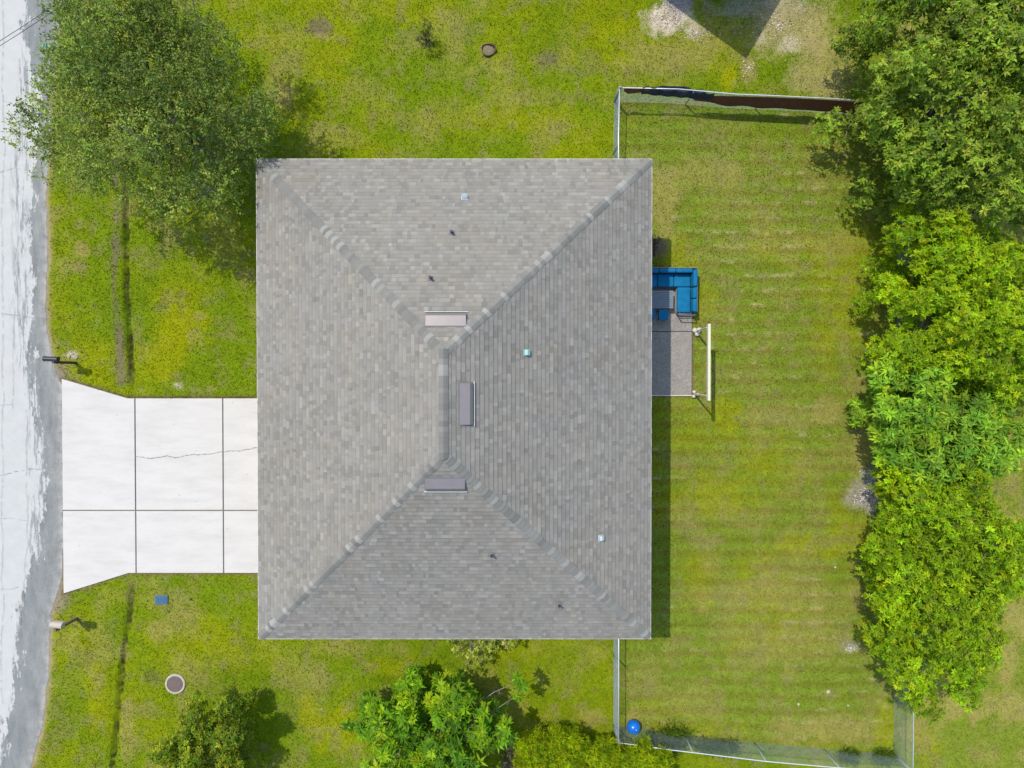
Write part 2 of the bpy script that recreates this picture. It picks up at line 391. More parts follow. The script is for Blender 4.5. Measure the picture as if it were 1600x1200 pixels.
mixt = (RNG.random(n) < 0.16)[:, None]*RNG.uniform(0.25, 0.8, (n, 1)); bc = bc+(np.array((0.30, 0.235, 0.10))-bc)*mixt
bc = np.clip(bc*RNG.uniform(0.70, 1.34, (n, 1))*(1+RNG.normal(0, 0.08, (n, 3))), 0.003, 1)
M_BLADE = leaf_mat('grass_blade', 0.8, 0.35, (1.15, 1.1, 0.5), 0.04)
o = link('grass', np_mesh('grass', V, np.arange(3*n).reshape(-1, 3), np.repeat(bc, 3, 0)), M_BLADE)
tag(o, 'short mown yellow green grass with dry tan patches', 'grass', kind='stuff')

gv, gf, gc = [], [], []; rg = np.random.default_rng(55)
OCT = np.array([(1, 0, 0), (0, 1, 0), (-1, 0, 0), (0, -1, 0), (0, 0, 1), (0, 0, -1)], float); OF = [(0, 1, 4), (1, 2, 4), (2, 3, 4), (3, 0, 4), (1, 0, 5), (2, 1, 5), (3, 2, 5), (0, 3, 5)]
for px, py, rx, ry_, num, cols_ in ((1348, 778, 20, 22, 420, ((.62, .57, .50), (.30, .28, .27), (.20, .18, .17))), (1362, 748, 16, 24, 330, ((.35, .33, .32), (.22, .21, .21), (.5, .47, .43))),
      (1046, 28, 32, 24, 520, ((.70, .62, .50), (.58, .50, .40), (.28, .24, .18))), (1088, 52, 30, 14, 170, ((.66, .58, .46), (.5, .43, .33))), (1215, 40, 55, 45, 520, ((.58, .50, .34), (.48, .40, .24), (.66, .60, .46))),
      (1170, 106, 14, 16, 110, ((.60, .53, .38), (.5, .43, .3))), (1062, 6, 30, 14, 220, ((.42, .41, .42), (.3, .29, .29))), (1330, 1012, 12, 8, 50, ((.5, .46, .42), (.6, .55, .48)))):
    for _ in range(num):
        th = rg.uniform(0, 6.28); rd = min(1.25, abs(rg.normal(0, 0.6))); p_ = at(px+rx*rd*math.cos(th), py+ry_*rd*math.sin(th)); sz = rg.uniform(0.010, 0.034)
        V0 = OCT*sz*rg.uniform(0.6, 1.3, (1, 3)); V0[:, 2] *= 0.6; an_ = rg.uniform(0, 6.28); ca_, sa_ = math.cos(an_), math.sin(an_)
        V0 = np.stack([V0[:, 0]*ca_-V0[:, 1]*sa_, V0[:, 0]*sa_+V0[:, 1]*ca_, V0[:, 2]], 1)+np.array([p_.x, p_.y, float(ground_z(np.array([p_.x]), np.array([p_.y]))[0])+0.012])
        b0_ = 6*len(gv); gv.append(V0); gf += [tuple(b0_+i for i in f) for f in OF]; gc.append(np.repeat(np.array([cols_[rg.integers(len(cols_))]])*rg.uniform(.8, 1.2), 6, 0))
o = link('gravel', np_mesh('gravel', np.concatenate(gv), np.array(gf), np.concatenate(gc)), attr_mat('loose_gravel', 0.95, 30, 0.2))
tag(o, 'loose pale gravel and shell bits on the bare patches', 'gravel', kind='stuff')

# ================================================================== ROAD
ry = np.arange(-24, 24.01, 0.12); rw = np.concatenate([[0, 0.02, 0.05, 0.1], np.arange(0.2, 3.0, 0.1), np.arange(3.0, 8, 0.25)])
RY, RW = np.meshgrid(ry, rw, indexing='ij')
wob = (fbm(ry, ry*0, 0.5, 4, 71)-0.5)*0.16
RX = road_x(RY)+wob[:, None]*np.exp(-RW/0.2)-RW
RZ = np.where(RW < 0.01, -0.06, -0.012-0.018*np.exp(-RW/0.08))+0.02*np.minimum(RW, 3.5)/3.5
_gbx = {-300: 40, 0: 40, 60: 40, 105: 46, 150: 66, 230: 56, 300: 47, 420: 46, 520: 46, 600: 48, 680: 62, 760: 68, 830: 64, 880: 52, 920: 34, 960: 30, 1000: 28, 1060: 24, 1100: 16, 1140: 7, 1180: 1, 1220: -12, 1500: -90}
gby = np.array([at(0, k).y for k in _gbx])[::-1]; gbv = np.array([at(v, k).x for k, v in _gbx.items()])[::-1]
GB = np.interp(RY, gby, gbv)                          # boundary between bleached and bare grey asphalt
gm = np.clip(0.5+(RX-GB)*0.9, 0, 1)
rc = np.stack([gm, np.clip(RW/3.0, 0, 1), np.exp(-RW/0.16)], -1)
nr, nc = RX.shape; ii = np.arange((nr-1)*(nc-1)); r_, c_ = ii//(nc-1), ii % (nc-1)
q = np.stack([r_*nc+c_, r_*nc+c_+1, (r_+1)*nc+c_+1, (r_+1)*nc+c_], 1)
t = NT('bleached_asphalt'); p = t.pos(); sep = t.new('ShaderNodeSeparateColor'); t.l.new(t.attr(), sep.inputs[0])
stretch = t.scaled(p, (1.0, 0.30, 1.0))
nb = t.noise(stretch, 3.0, 8, 0.72, 0.15)
mk = t.math('ADD', sep.outputs[0], t.math('ADD', t.math('MULTIPLY', t.math('SUBTRACT', nb, 0.5), 2.0), t.math('MULTIPLY', t.math('SUBTRACT', t.noise(t.scaled(p, (1, .45, 1)), 9.0, 5, 0.75), 0.5), 0.9)))
mask = t.ramp(mk, [(0.50, 0.0), (0.57, 1.0)])
fine = t.noise(p, 30, 4, 0.7); med = t.noise(p, 2.2, 5, 0.6)
white = t.mix(med, (0.40, 0.40, 0.372), (0.51, 0.505, 0.468))
white = t.mix(1.0, white, t.ramp(fine, [(0.3, 0.9), (0.7, 1.05)]), 'MULTIPLY')
grey = t.mix(t.ramp(t.noise(stretch, 2.2, 7, 0.72), [(0.3, 0.0), (0.7, 1.0)]), (0.135, 0.145, 0.137), (0.26, 0.268, 0.248))
grey = t.mix(1.0, grey, t.ramp(fine, [(0.3, 0.78), (0.7, 1.18)]), 'MULTIPLY')
c = t.mix(mask, white, grey)
# dark rubbed streaks in the bleached lane
sn = t.noise(t.scaled(p, (3.2, 0.35, 1)), 1.6, 7, 0.75); streak = t.ramp(sn, [(0.50, 0.0), (0.56, 0.85)])
lane = t.ramp(sep.outputs[1], [(0.20, 0.0), (0.28, 1.0), (0.42, 1.0), (0.50, 0.0)])
c = t.mix(t.math('MULTIPLY', streak, lane), c, (0.20, 0.215, 0.21))
# hairline cracks
edge = t.math('MULTIPLY', sep.outputs[2], t.ramp(t.noise(p, 3, 5, 0.6), [(0.35, 0.1), (0.6, 0.9)]))
c = t.mix(edge, c, (0.46, 0.42, 0.37))
t.bump(fine, 0.25, 0.01)
M_ROAD = t.set(c, 0.85, 0, 0.2)
o = link('road', np_mesh('road', np.stack([RX, RY, RZ], -1).reshape(-1, 3), q[:, ::-1], rc.reshape(-1, 3), True), M_ROAD)
tag(o, 'sun bleached pale asphalt road with a grey worn edge band', 'road', kind='structure')
_road = o
M_HAIR = simple('road_crack_dust', (0.20, 0.205, 0.20), 0.95, var=0.3, scale=14)
def road_crack(pts, wd_, seed, jit=0.03):
    rr_ = random.Random(seed); path = []
    for (a, b) in zip(pts[:-1], pts[1:]):
        a, b = at(*a, 0.026), at(*b, 0.026); k_ = max(2, int((b-a).length/0.12))
        path += [a.lerp(b, f/k_) for f in range(k_)]
    path.append(at(*pts[-1], 0.026)); ox = oy = 0; m_ = MB()
    for i in range(len(path)):
        ox = ox*0.85+rr_.uniform(-jit, jit); oy = oy*0.85+rr_.uniform(-jit, jit); path[i] = path[i]+Vector((ox, oy, 0))
    for a, b in zip(path[:-1], path[1:]):
        if rr_.random() < 0.08: continue
        d_ = (b-a).normalized(); s_ = Vector((-d_.y, d_.x, 0))*wd_*rr_.uniform(0.35, 1)
        m_.add([a-s_, a+s_, b+s_, b-s_], [(0, 1, 2, 3)])
    return m_
for q_, wd_ in (([(42, 640), (42, 760), (43, 850), (30, 1000)], .006), ([(20, 460), (19, 640)], .005), ([(3, 0), (4, 500), (3, 900), (2, 1100)], .006), ([(30, 90), (29, 240), (24, 260)], .008),
                ([(0, 742), (25, 736), (42, 732), (66, 734)], .008), ([(0, 634), (20, 630)], .006), ([(-4, 270), (20, 262), (30, 264)], .006), ([(0, 490), (30, 494), (72, 497)], .006), ([(0, 811), (44, 812)], .005),
                ([(0, 922), (30, 918), (62, 926)], .006), ([(30, 560), (25, 330), (23, 250)], .004)):
    road_crack(q_, wd_, int(q_[0][1])).build('road_crack', M_HAIR, _road)
# paint squiggle on the road
mb = MB(); pc = at(77, 76)
loop = [(pc.x+0.13*math.cos(a)*(1+0.3*math.sin(3*a)), pc.y+0.11*math.sin(a), 0) for a in np.linspace(0.3, 6.4, 20)]+[(pc.x-0.22, pc.y+0.15, 0), (pc.x-0.28, pc.y+0.02, 0)]
for (a, b) in zip(loop[:-1], loop[1:]):
    a, b = Vector(a), Vector(b); d = (b-a).normalized(); s_ = Vector((-d.y, d.x, 0))*0.022
    mb.add([a-s_+Vector((0, 0, .03)), a+s_+Vector((0, 0, .03)), b+s_+Vector((0, 0, .03)), b-s_+Vector((0, 0, .03))], [(0, 1, 2, 3)])
o = mb.build('road_paint_mark', simple('teal_spray_paint', (0.12, 0.42, 0.42), 0.8, var=0.4, scale=30))
tag(o, 'faded teal sprayed squiggle on the road near the big tree', 'road marking', kind='structure')

# ================================================================== DRIVEWAY
t = NT('pale_concrete'); p = t.pos()
n1 = t.noise(p, 1.1, 6, 0.6); n2 = t.noise(p, 40, 3, 0.6); n3 = t.noise(t.scaled(p, (0.5, 2.0, 1)), 1.3, 5, 0.65)
c = t.mix(n1, (0.505, 0.482, 0.435), (0.565, 0.54, 0.495))
c = t.mix(1.0, c, t.ramp(n3, [(0.3, 0.89), (0.58, 1.0)]), 'MULTIPLY')
c = t.mix(1.0, c, t.ramp(n2, [(0.3, 0.96), (0.7, 1.03)]), 'MULTIPLY')
sp = t.new('ShaderNodeTexVoronoi'); sp.inputs['Scale'].default_value = 1.7; t.l.new(p, sp.inputs['Vector'])
c = t.mix(t.ramp(sp.outputs['Distance'], [(0.035, 0.55), (0.06, 0.0)]), c, (0.30, 0.27, 0.22))
ru = t.noise(p, 0.55, 4, 0.5); c = t.mix(t.ramp(ru, [(0.66, 0.0), (0.78, 0.22)]), c, (0.46, 0.40, 0.28))
t.bump(n2, 0.15, 0.005)
M_CONC = t.set(c, 0.9, 0, 0.15)
JX = [at(212, 700).x, at(349, 700).x]; JY = at(200, 797.5).y
yt, yb = at(200, 622.5).y, at(200, 895).y; x0t, x0b = at(97, 592).x, at(100, 927).x; xk = at(200, 622).x; xr = WXW-0.01
y0t, y0b = at(97, 592).y, at(100, 927).y; gpz = 0.021
mb = MB(); ZT = 0.035
def slab(poly):
    cx = sum(p_[0] for p_ in poly)/len(poly); cy = sum(p_[1] for p_ in poly)/len(poly)
    n_ = len(poly); inn = []
    for (x_, y_) in poly:
        v_ = Vector((cx-x_, cy-y_)); v_ = v_.normalized()*0.018; inn.append((x_+v_.x, y_+v_.y))
    vs = [(x_, y_, -0.10) for x_, y_ in poly]+[(x_, y_, ZT-0.014) for x_, y_ in poly]+[(x_, y_, ZT) for x_, y_ in inn]
    fs = [(i, (i+1) % n_, n_+(i+1) % n_, n_+i) for i in range(n_)]+[(n_+i, n_+(i+1) % n_, 2*n_+(i+1) % n_, 2*n_+i) for i in range(n_)]+[tuple(range(2*n_, 3*n_))]
    mb.add(vs, fs)
xm = lambda k: x0t+(x0b-x0t)*k
kj = (y0t-JY)/(y0t-y0b)
slab([(x0t, y0t), (xk, yt), (JX[0]-gpz, yt), (JX[0]-gpz, JY+gpz), (xm(kj), JY+gpz)])
slab([(xm(kj), JY-gpz), (JX[0]-gpz, JY-gpz), (JX[0]-gpz, yb), (xk, yb), (x0b, y0b)])
for a_, b_ in ((JX[0]+gpz, JX[1]-gpz), (JX[1]+gpz, xr)):
    slab([(a_, yt), (b_, yt), (b_, JY+gpz), (a_, JY+gpz)])
    slab([(a_, JY-gpz), (b_, JY-gpz), (b_, yb), (a_, yb)])
dv_ = mb.build('driveway', M_CONC); tag(dv_, 'white concrete driveway slabs flaring out to the road', 'driveway', kind='structure')
# crack
def crackline(pts, wd_, z, seed):
    m_ = MB(); rr = random.Random(seed); path = []
    for (a, b) in zip(pts[:-1], pts[1:]):
        a, b = at(*a, z), at(*b, z); k_ = max(2, int((b-a).length/0.06))
        for i in range(k_):
            f = i/k_; path.append(a.lerp(b, f))
    path.append(at(*pts[-1], z)); off = 0
    for i in range(len(path)):
        off = off*0.8+rr.uniform(-0.022, 0.022); path[i] = path[i]+Vector((0, off, 0))
    for a, b in zip(path[:-1], path[1:]):
        w0 = wd_*rr.uniform(0.3, 1.0)
        m_.add([a+Vector((0, -w0, 0)), b+Vector((0, -w0, 0)), b+Vector((0, w0, 0)), a+Vector((0, w0, 0))], [(0, 1, 2, 3)])
    return m_
M_CRACK = simple('crack_dirt', (0.22, 0.21, 0.18), 0.95, var=0.3, scale=20)
o = crackline([(213, 713), (240, 716), (262, 713), (272, 715), (285, 714), (305, 711), (330, 709), (348, 708), (375, 705), (402, 699), (425, 697)], 0.02, ZT+0.004, 3).build('slab_crack', M_CRACK, dv_)
mb = MB()
mb.prism([(x0t+0.05, y0t-0.05), (xk, yt-0.03), (xr-0.05, yt-0.03), (xr-0.05, yb+0.03), (xk, yb+0.03), (x0b+0.05, y0b+0.05)], -0.13, -0.012)
mb.build('joint_dirt', simple('joint_soil', (0.18, 0.16, 0.115), 0.95, var=0.4, scale=12), dv_)

# ================================================================== PATIO
t = NT('exposed_aggregate'); p = t.pos()
v1 = t.new('ShaderNodeTexVoronoi'); v1.inputs['Scale'].default_value = 28; t.l.new(p, v1.inputs['Vector'])
n1 = t.noise(p, 2.6, 5, 0.65); n2 = t.noise(p, 14, 4, 0.7)
c = t.mix(n1, (0.20, 0.185, 0.16), (0.31, 0.288, 0.25)); c = t.mix(1.0, c, t.ramp(n2, [(0.3, 0.8), (0.7, 1.2)]), 'MULTIPLY')
sv = t.new('ShaderNodeSeparateColor'); t.l.new(v1.outputs['Color'], sv.inputs[0])
c = t.mix(0.7, c, t.mix(1.0, c, t.ramp(sv.outputs[0], [(0.0, 0.78), (1.0, 1.22)]), 'MULTIPLY'))
t.bump(n2, 0.3, 0.01); M_PATIO = t.set(c, 0.9, 0, 0.15)
pyj = at(1040, 518).y; mb = MB()
px0, px1, pyt, pyb = patio_poly[0][0], patio_poly[1][0], patio_poly[0][1], patio_poly[2][1]
mb.box(((px0+px1)/2, (pyt+pyj+0.012)/2, -0.04), (px1-px0, pyt-pyj-0.012, 0.14), bev=0.012)
mb.box(((px0+px1)/2, (pyb+pyj-0.012)/2, -0.04), (px1-px0, pyj-0.012-pyb, 0.14), bev=0.012)
po = mb.build('patio_slab', M_PATIO); tag(po, 'weathered grey pebbled concrete patio behind the house', 'patio', kind='structure')
mb = MB(); mb.box(((px0+px1)/2, pyb-0.022, -0.02), (px1-px0+0.03, 0.04, 0.12), bev=0.008)
mb.build('edge_strip', simple('pale_edge', (0.62, 0.58, 0.50), 0.85, var=0.25, scale=9), po)

# ================================================================== HOUSE
house = empty('house', ((XW+XE)/2, (YN+YS)/2, 0))
tag(house, 'single storey house under a grey shingled hip roof', 'house')
HX, HY = (XW+XE)/2, (YN+YS)/2
def hp(o):       # keep world coordinates under the house empty
    o.parent = house; o.matrix_parent_inverse = Matrix.Translation((-HX, -HY, 0)); return o
PITCH = math.atan(0.5); cp, sp_ = math.cos(PITCH), math.sin(PITCH)
hw = (XE-XW)/2; ly = YN-YS
RIDGE = EAVE+hw*0.5
M_SHING = attr_mat('asphalt_shingle', 0.92, 55, 0.14, 0.12, 0.15)
rr = np.random.default_rng(11)
V, F, Cc = [], [], []
def add_quad(ps, col):
    b = len(V); V.extend(ps); F.append((b, b+1, b+2, b+3)); Cc.extend([col]*4)
def shingle_col(x, y):
    base = np.array((0.226, 0.212, 0.181))
    k = rr.random()
    f = rr.normal(1.0, 0.045)
    if k < 0.13: f *= 1.13
    elif k < 0.36: f *= 0.88
    big = float(fbm(np.array([x]), np.array([y]), 1.6, 3, 61)[0])-0.5
    big2 = float(fbm(np.array([x]), np.array([y]), 0.7, 2, 63)[0])-0.5
    tint = np.array((1+0.05*big2, 1.0, 1-0.07*big2))
    return tuple(np.clip(base*f*(1+0.10*big)*tint, 0.05, 0.6))
def slope(O, u, v, n, L):
    O, u, v, n = Vector(O), Vector(u), Vector(v), Vector(n)
    vmax = hw/cp; EXP = 0.143; k = 0; v0 = 0.0
    while v0 < vmax-1e-4:
        v1 = min(v0+EXP, vmax); l0, l1, r0, r1 = v0*cp, v1*cp, L-v0*cp, L-v1*cp
        a = l0-rr.random()*0.4
        while a < r0:
            b = a+(rr.choice([0.09, 0.125, 0.16, 0.20, 0.26], p=[.20, .28, .28, .16, .08]))*rr.uniform(0.85, 1.15)
            A0, B0 = max(a, l0), min(b, r0); A1, B1 = min(max(a, l1), r1), max(min(b, r1), l1)
            a = b
            if B0-A0 < 0.004: continue
            if B1 < A1: A1 = B1 = (A1+B1)/2
            h0 = 0.012+(0.007 if rr.random() < 0.45 else 0)+rr.uniform(0, 0.002); h1 = 0.003
            p0 = O+u*A0+v*v0+n*h0; p1 = O+u*B0+v*v0+n*h0; p2 = O+u*B1+v*v1+n*h1; p3 = O+u*A1+v*v1+n*h1
            cc_ = shingle_col((p0.x+p2.x)/2, (p0.y+p2.y)/2)
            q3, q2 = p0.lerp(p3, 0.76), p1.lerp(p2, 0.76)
            add_quad([p0, p1, q2, q3], cc_); add_quad([q3, q2, p2, p3], tuple(x*rr.uniform(0.80, 0.92) for x in cc_))  # printed dark band, also standing in for the shadow line between courses
            dk = tuple(x*0.45 for x in cc_)  # dark asphalt butt edge, with the shadow gap put into its colour
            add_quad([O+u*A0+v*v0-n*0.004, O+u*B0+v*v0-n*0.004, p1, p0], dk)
        v0 = v1
nW = Vector((-sp_, 0, cp)); nE = Vector((sp_, 0, cp)); nN = Vector((0, sp_, cp)); nS = Vector((0, -sp_, cp))
SL = {'W': ((XW, YN, EAVE), (0, -1, 0), (cp, 0, sp_), nW, ly), 'E': ((XE, YS, EAVE), (0, 1, 0), (-cp, 0, sp_), nE, ly),
      'N': ((XE, YN, EAVE), (-1, 0, 0), (0, -cp, sp_), nN, 2*hw), 'S': ((XW, YS, EAVE), (1, 0, 0), (0, cp, sp_), nS, 2*hw)}
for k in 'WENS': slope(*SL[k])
# deck under the shingles
RN, RS = Vector((HX, YN-hw, RIDGE)), Vector((HX, YS+hw, RIDGE))
cw = [Vector((XW, YN, EAVE)), Vector((XE, YN, EAVE)), Vector((XE, YS, EAVE)), Vector((XW, YS, EAVE))]
dz = Vector((0, 0, -0.02)); gcol = (0.10, 0.10, 0.10)
add_quad([cw[0]+dz, cw[3]+dz, RS+dz, RN+dz], gcol); add_quad([cw[2]+dz, cw[1]+dz, RN+dz, RS+dz], gcol)
add_quad([cw[1]+dz, cw[0]+dz, RN+dz, RN+dz*1.01], gcol); add_quad([cw[3]+dz, cw[2]+dz, RS+dz, RS+dz*1.01], gcol)
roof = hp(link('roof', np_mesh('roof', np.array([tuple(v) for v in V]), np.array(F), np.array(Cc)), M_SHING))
def roof_child(o):
    o.parent = roof; return o
def caps(p0, p1, nA, nB):
    m_ = MB(); p0, p1 = Vector(p0), Vector(p1); d = (p1-p0); Ln = d.length; d.normalize()
    up = (nA+nB).normalized(); sA = d.cross(nA).normalized(); sB = d.cross(nB).normalized()
    if sA.dot(nA-nB) < 0: sA = -sA
    if sB.dot(nB-nA) < 0: sB = -sB
    s = 0.0; wdt = 0.145
    while s < Ln-0.03:
        ex = random.uniform(0.13, 0.17); e = min(s+ex, Ln)
        f = random.gauss(0.93, 0.04); k = random.random()
        if k < 0.18: f *= 1.45
        elif k < 0.36: f *= 1.12
        elif k < 0.55: f *= 0.88
        cc_ = (0.204*f, 0.199*f, 0.175*f)
        j0, j1 = random.uniform(-.012, .012), random.uniform(-.012, .012)
        h0, h1 = 0.034, 0.020
        a = p0+d*s; b = p0+d*e; w1, w2 = wdt+j0, wdt+j1
        # rounded over the hip: five points across
        def sec(q_, h):
            return [q_+sA*w1+nA*(h*0.75), q_+sA*w1*0.45+nA*h, q_+up*(h*0.98), q_+sB*w2*0.45+nB*h, q_+sB*w2+nB*(h*0.75)]
        A, Bq = sec(a, h0), sec(b, h1); low = [x-up*0.022 for x in A]
        m_.add(A+Bq, [(i, i+1, i+6, i+5) for i in range(4)], cc_)
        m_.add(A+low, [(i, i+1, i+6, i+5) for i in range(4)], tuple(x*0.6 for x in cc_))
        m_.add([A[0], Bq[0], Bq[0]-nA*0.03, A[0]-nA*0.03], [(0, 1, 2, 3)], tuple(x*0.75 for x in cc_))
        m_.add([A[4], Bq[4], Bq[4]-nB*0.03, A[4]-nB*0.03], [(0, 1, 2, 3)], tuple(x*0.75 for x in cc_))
        s = e
    return roof_child(m_.build('ridge_cap', M_SHING))
caps(cw[0]+Vector((.05, -.05, .025)), RN, nW, nN); caps(cw[1]+Vector((-.05, -.05, .025)), RN, nN, nE)
caps(cw[2]+Vector((-.05, .05, .025)), RS, nE, nS); caps(cw[3]+Vector((.05, .05, .025)), RS, nS, nW)
caps(RN+Vector((0, 0.12, 0.012)), RS+Vector((0, -0.12, 0.012)), nW, nE)

def roof_pt(k, px, py):
    """point on a roof slope seen at the pixel"""
    O, u, v, n, L = SL[k]; O = Vector(O); n = Vector(n)
    a = Vector((0, 0, CAM_H)); b = at(px, py, 0)
    d = b-a; tt = (O-a).dot(n)/d.dot(n); return a+d*tt
M_VENT = simple('painted_vent_metal', (0.215, 0.196, 0.188), 0.34, 0.25, 0.06, 5, 0.5)
M_LIP = simple('bright_vent_flange', (0.62, 0.61, 0.60), 0.4, 0.2, 0.08)
def slope_frame(k, px, py):
    O, u, v, n, L = SL[k]; P = roof_pt(k, px, py)
    return P+Vector(n)*0.012, Vector(u), Vector(v), Vector(n)
def box_vent(k, px, py, length, up=0.40):
    P, u, v, n = slope_frame(k, px, py); h = length/2
    q_ = lambda a, b, c_: P+u*a+v*b+n*c_
    m_ = MB()
    # body: low end uphill, hood rises downhill, steep nose
    prof = [(up*0.55, 0.012), (-up*0.12, 0.125), (-up*0.40, 0.075), (-up*0.40, 0.03)]
    vs = [q_(-h, b, c_) for b, c_ in prof]+[q_(h, b, c_) for b, c_ in prof]
    m_.add(vs, [(0, 1, 5, 4), (1, 2, 6, 5), (2, 3, 7, 6)])
    m_.add([q_(-h, b, c_) for b, c_ in prof]+[q_(-h, up*0.55, 0)], [(0, 1, 2, 3, 4)])
    m_.add([q_(h, b, c_) for b, c_ in prof]+[q_(h, up*0.55, 0)], [(0, 1, 2, 3, 4)])
    m_.add([q_(-h-.03, up*0.62, 0.014), q_(h+.03, up*0.62, 0.014), q_(h+.03, -up*0.45, 0.014), q_(-h-.03, -up*0.45, 0.014)], [(0, 1, 2, 3)])
    ob = roof_child(m_.build('roof_vent', M_VENT))
    f_ = MB(); hb = h+0.05
    f_.add([q_(-hb, -up*0.56, 0.0), q_(hb, -up*0.56, 0.0), q_(hb, -up*0.56, 0.06), q_(-hb, -up*0.56, 0.06),
            q_(-hb, -up*0.52, 0.0), q_(hb, -up*0.52, 0.0), q_(hb, -up*0.52, 0.06), q_(-hb, -up*0.52, 0.06)],
           [(0, 1, 2, 3), (4, 5, 6, 7), (3, 2, 6, 7), (0, 3, 7, 4), (1, 2, 6, 5)])
    f_.build('vent_lip', M_LIP, ob)
    return ob
v_ = box_vent('N', 697, 499, 1.14); v_['label'] = 'shiny low roof vent on the upper slope'
box_vent('E', 729, 631, 1.16); box_vent('S', 696, 757, 1.12)
M_GALV = simple('galvanised_metal', (0.62, 0.66, 0.68), 0.35, 0.6, 0.12, 9, 0.5)
M_COPPER = simple('pale_green_metal', (0.30, 0.50, 0.44), 0.45, 0.3, 0.12, 9, 0.5)
M_RUBBER = simple('dark_vent_boot', (0.06, 0.06, 0.062), 0.6, 0, 0.2, 12)
M_LEAD = simple('lead_boot', (0.20, 0.195, 0.19), 0.6, 0.1, 0.2, 8)
def hood_vent(k, px, py, mat, s=0.15):
    P, u, v, n = slope_frame(k, px, py); m_ = MB(); h = s/2
    q_ = lambda a, b, c_: P+u*a+v*b+n*c_
    prof = [(h, 0.0), (h, 0.07), (h*0.3, 0.13), (-h, 0.10), (-h, 0.03)]
    vs = [q_(-h, b, c_) for b, c_ in prof]+[q_(h, b, c_) for b, c_ in prof]
    m_.add(vs, [(i, i+1, i+6, i+5) for i in range(4)]+[(0, 1, 2, 3, 4), (5, 6, 7, 8, 9)])
    fl = h+0.025
    m_.add([q_(-fl, -fl, 0.012), q_(fl, -fl, 0.012), q_(fl, fl, 0.012), q_(-fl, fl, 0.012)], [(0, 1, 2, 3)])
    ob = roof_child(m_.build('exhaust_hood', mat))
    d_ = MB(); d_.add([q_(-h*.9, -h-.001, 0.012), q_(h*.9, -h-.001, 0.012), q_(h*.9, -h-.003, 0.085), q_(-h*.9, -h-.003, 0.085)], [(0, 1, 2, 3)])
    d_.build('hood_opening', M_RUBBER, ob)
hood_vent('N', 726, 309, M_GALV, 0.15); hood_vent('E', 822, 551, M_COPPER, 0.15); hood_vent('E', 938, 840, M_GALV, 0.15)
def pipe(k, px, py, top=0.16):
    P, u, v, n = slope_frame(k, px, py); m_ = MB()
    m_.tube([P, P+n*0.04, P+Vector((0, 0, 0.09))], [0.085, 0.06, 0.045], 12)
    m_.add([P+u*a+v*b+n*0.010 for a, b in ((-.09, -.09), (.09, -.09), (.09, .09), (-.09, .09))], [(0, 1, 2, 3)])
    ob = roof_child(m_.build('vent_pipe', M_LEAD))
    p_ = MB(); p_.tube([P+Vector((0, 0, 0.05)), P+Vector((0, 0, top+0.09))], 0.036, 12)
    p_.build('pipe_end', M_RUBBER, ob)
for k, px, py in (('N', 706, 364), ('N', 673, 435), ('S', 768, 866), ('S', 873, 944)): pipe(k, px, py)

M_FASCIA = simple('white_fascia', (0.66, 0.64, 0.58), 0.5, 0, 0.08, 4)
M_STUCCO = simple('beige_stucco', (0.52, 0.46, 0.37), 0.9, 0, 0.08, 3, 0.2, 0.2)
M_TRIM = simple('white_trim', (0.75, 0.74, 0.71), 0.5, 0, 0.05)
mb = MB(); fz = EAVE-0.105
mb.box((HX, YN+0.012, fz), (2*hw+0.05, 0.024, 0.20)); mb.box((HX, YS-0.012, fz), (2*hw+0.05, 0.024, 0.20))
mb.box((XW-0.012, HY, fz), (0.024, ly, 0.20)); mb.box((XE+0.012, HY, fz), (0.024, ly, 0.20))
hp(mb.build('fascia', M_FASCIA))
mb = MB(); z_ = EAVE-0.18
for (a0, b0, a1, b1) in ((XW, WYN, XE, YN), (XW, YS, XE, WYS), (XW, WYS, WXW, WYN), (WXE, WYS, XE, WYN)):
    mb.box(((a0+a1)/2, (b0+b1)/2, z_), (a1-a0-0.002, b1-b0-0.002, 0.02))
hp(mb.build('soffit', M_TRIM))
# walls with openings
def wall_run(name, p0, p1, openings, zt=EAVE-0.195, th=0.2):
    """p0->p1 outer face, outward to the right of travel; openings: (s0, s1, z0, z1)"""
    p0, p1 = Vector((*p0, 0)), Vector((*p1, 0)); d = (p1-p0); L = d.length; d.normalize(); inn = Vector((-d.y, d.x, 0))
    m_ = MB()
    def seg(s0, s1, z0, z1):
        if s1-s0 < 1e-3 or z1-z0 < 1e-3: return
        a = p0+d*s0; b = p0+d*s1
        m_.prism([(a.x, a.y), (b.x, b.y), (b.x+inn.x*th, b.y+inn.y*th), (a.x+inn.x*th, a.y+inn.y*th)], z0, z1)
    cur = 0
    for s0, s1, z0, z1 in sorted(openings):
        seg(cur, s0, -0.2, zt); seg(s0, s1, -0.2, z0); seg(s0, s1, z1, zt); cur = s1
    seg(cur, L, -0.2, zt)
    return hp(m_.build(name, M_STUCCO)), p0, d, inn
M_GLASS = simple('window_glass', (0.05, 0.065, 0.07), 0.08, 0, 0.05, 2, 0.6)
M_DOOR = simple('painted_door', (0.60, 0.58, 0.54), 0.5, 0, 0.05)
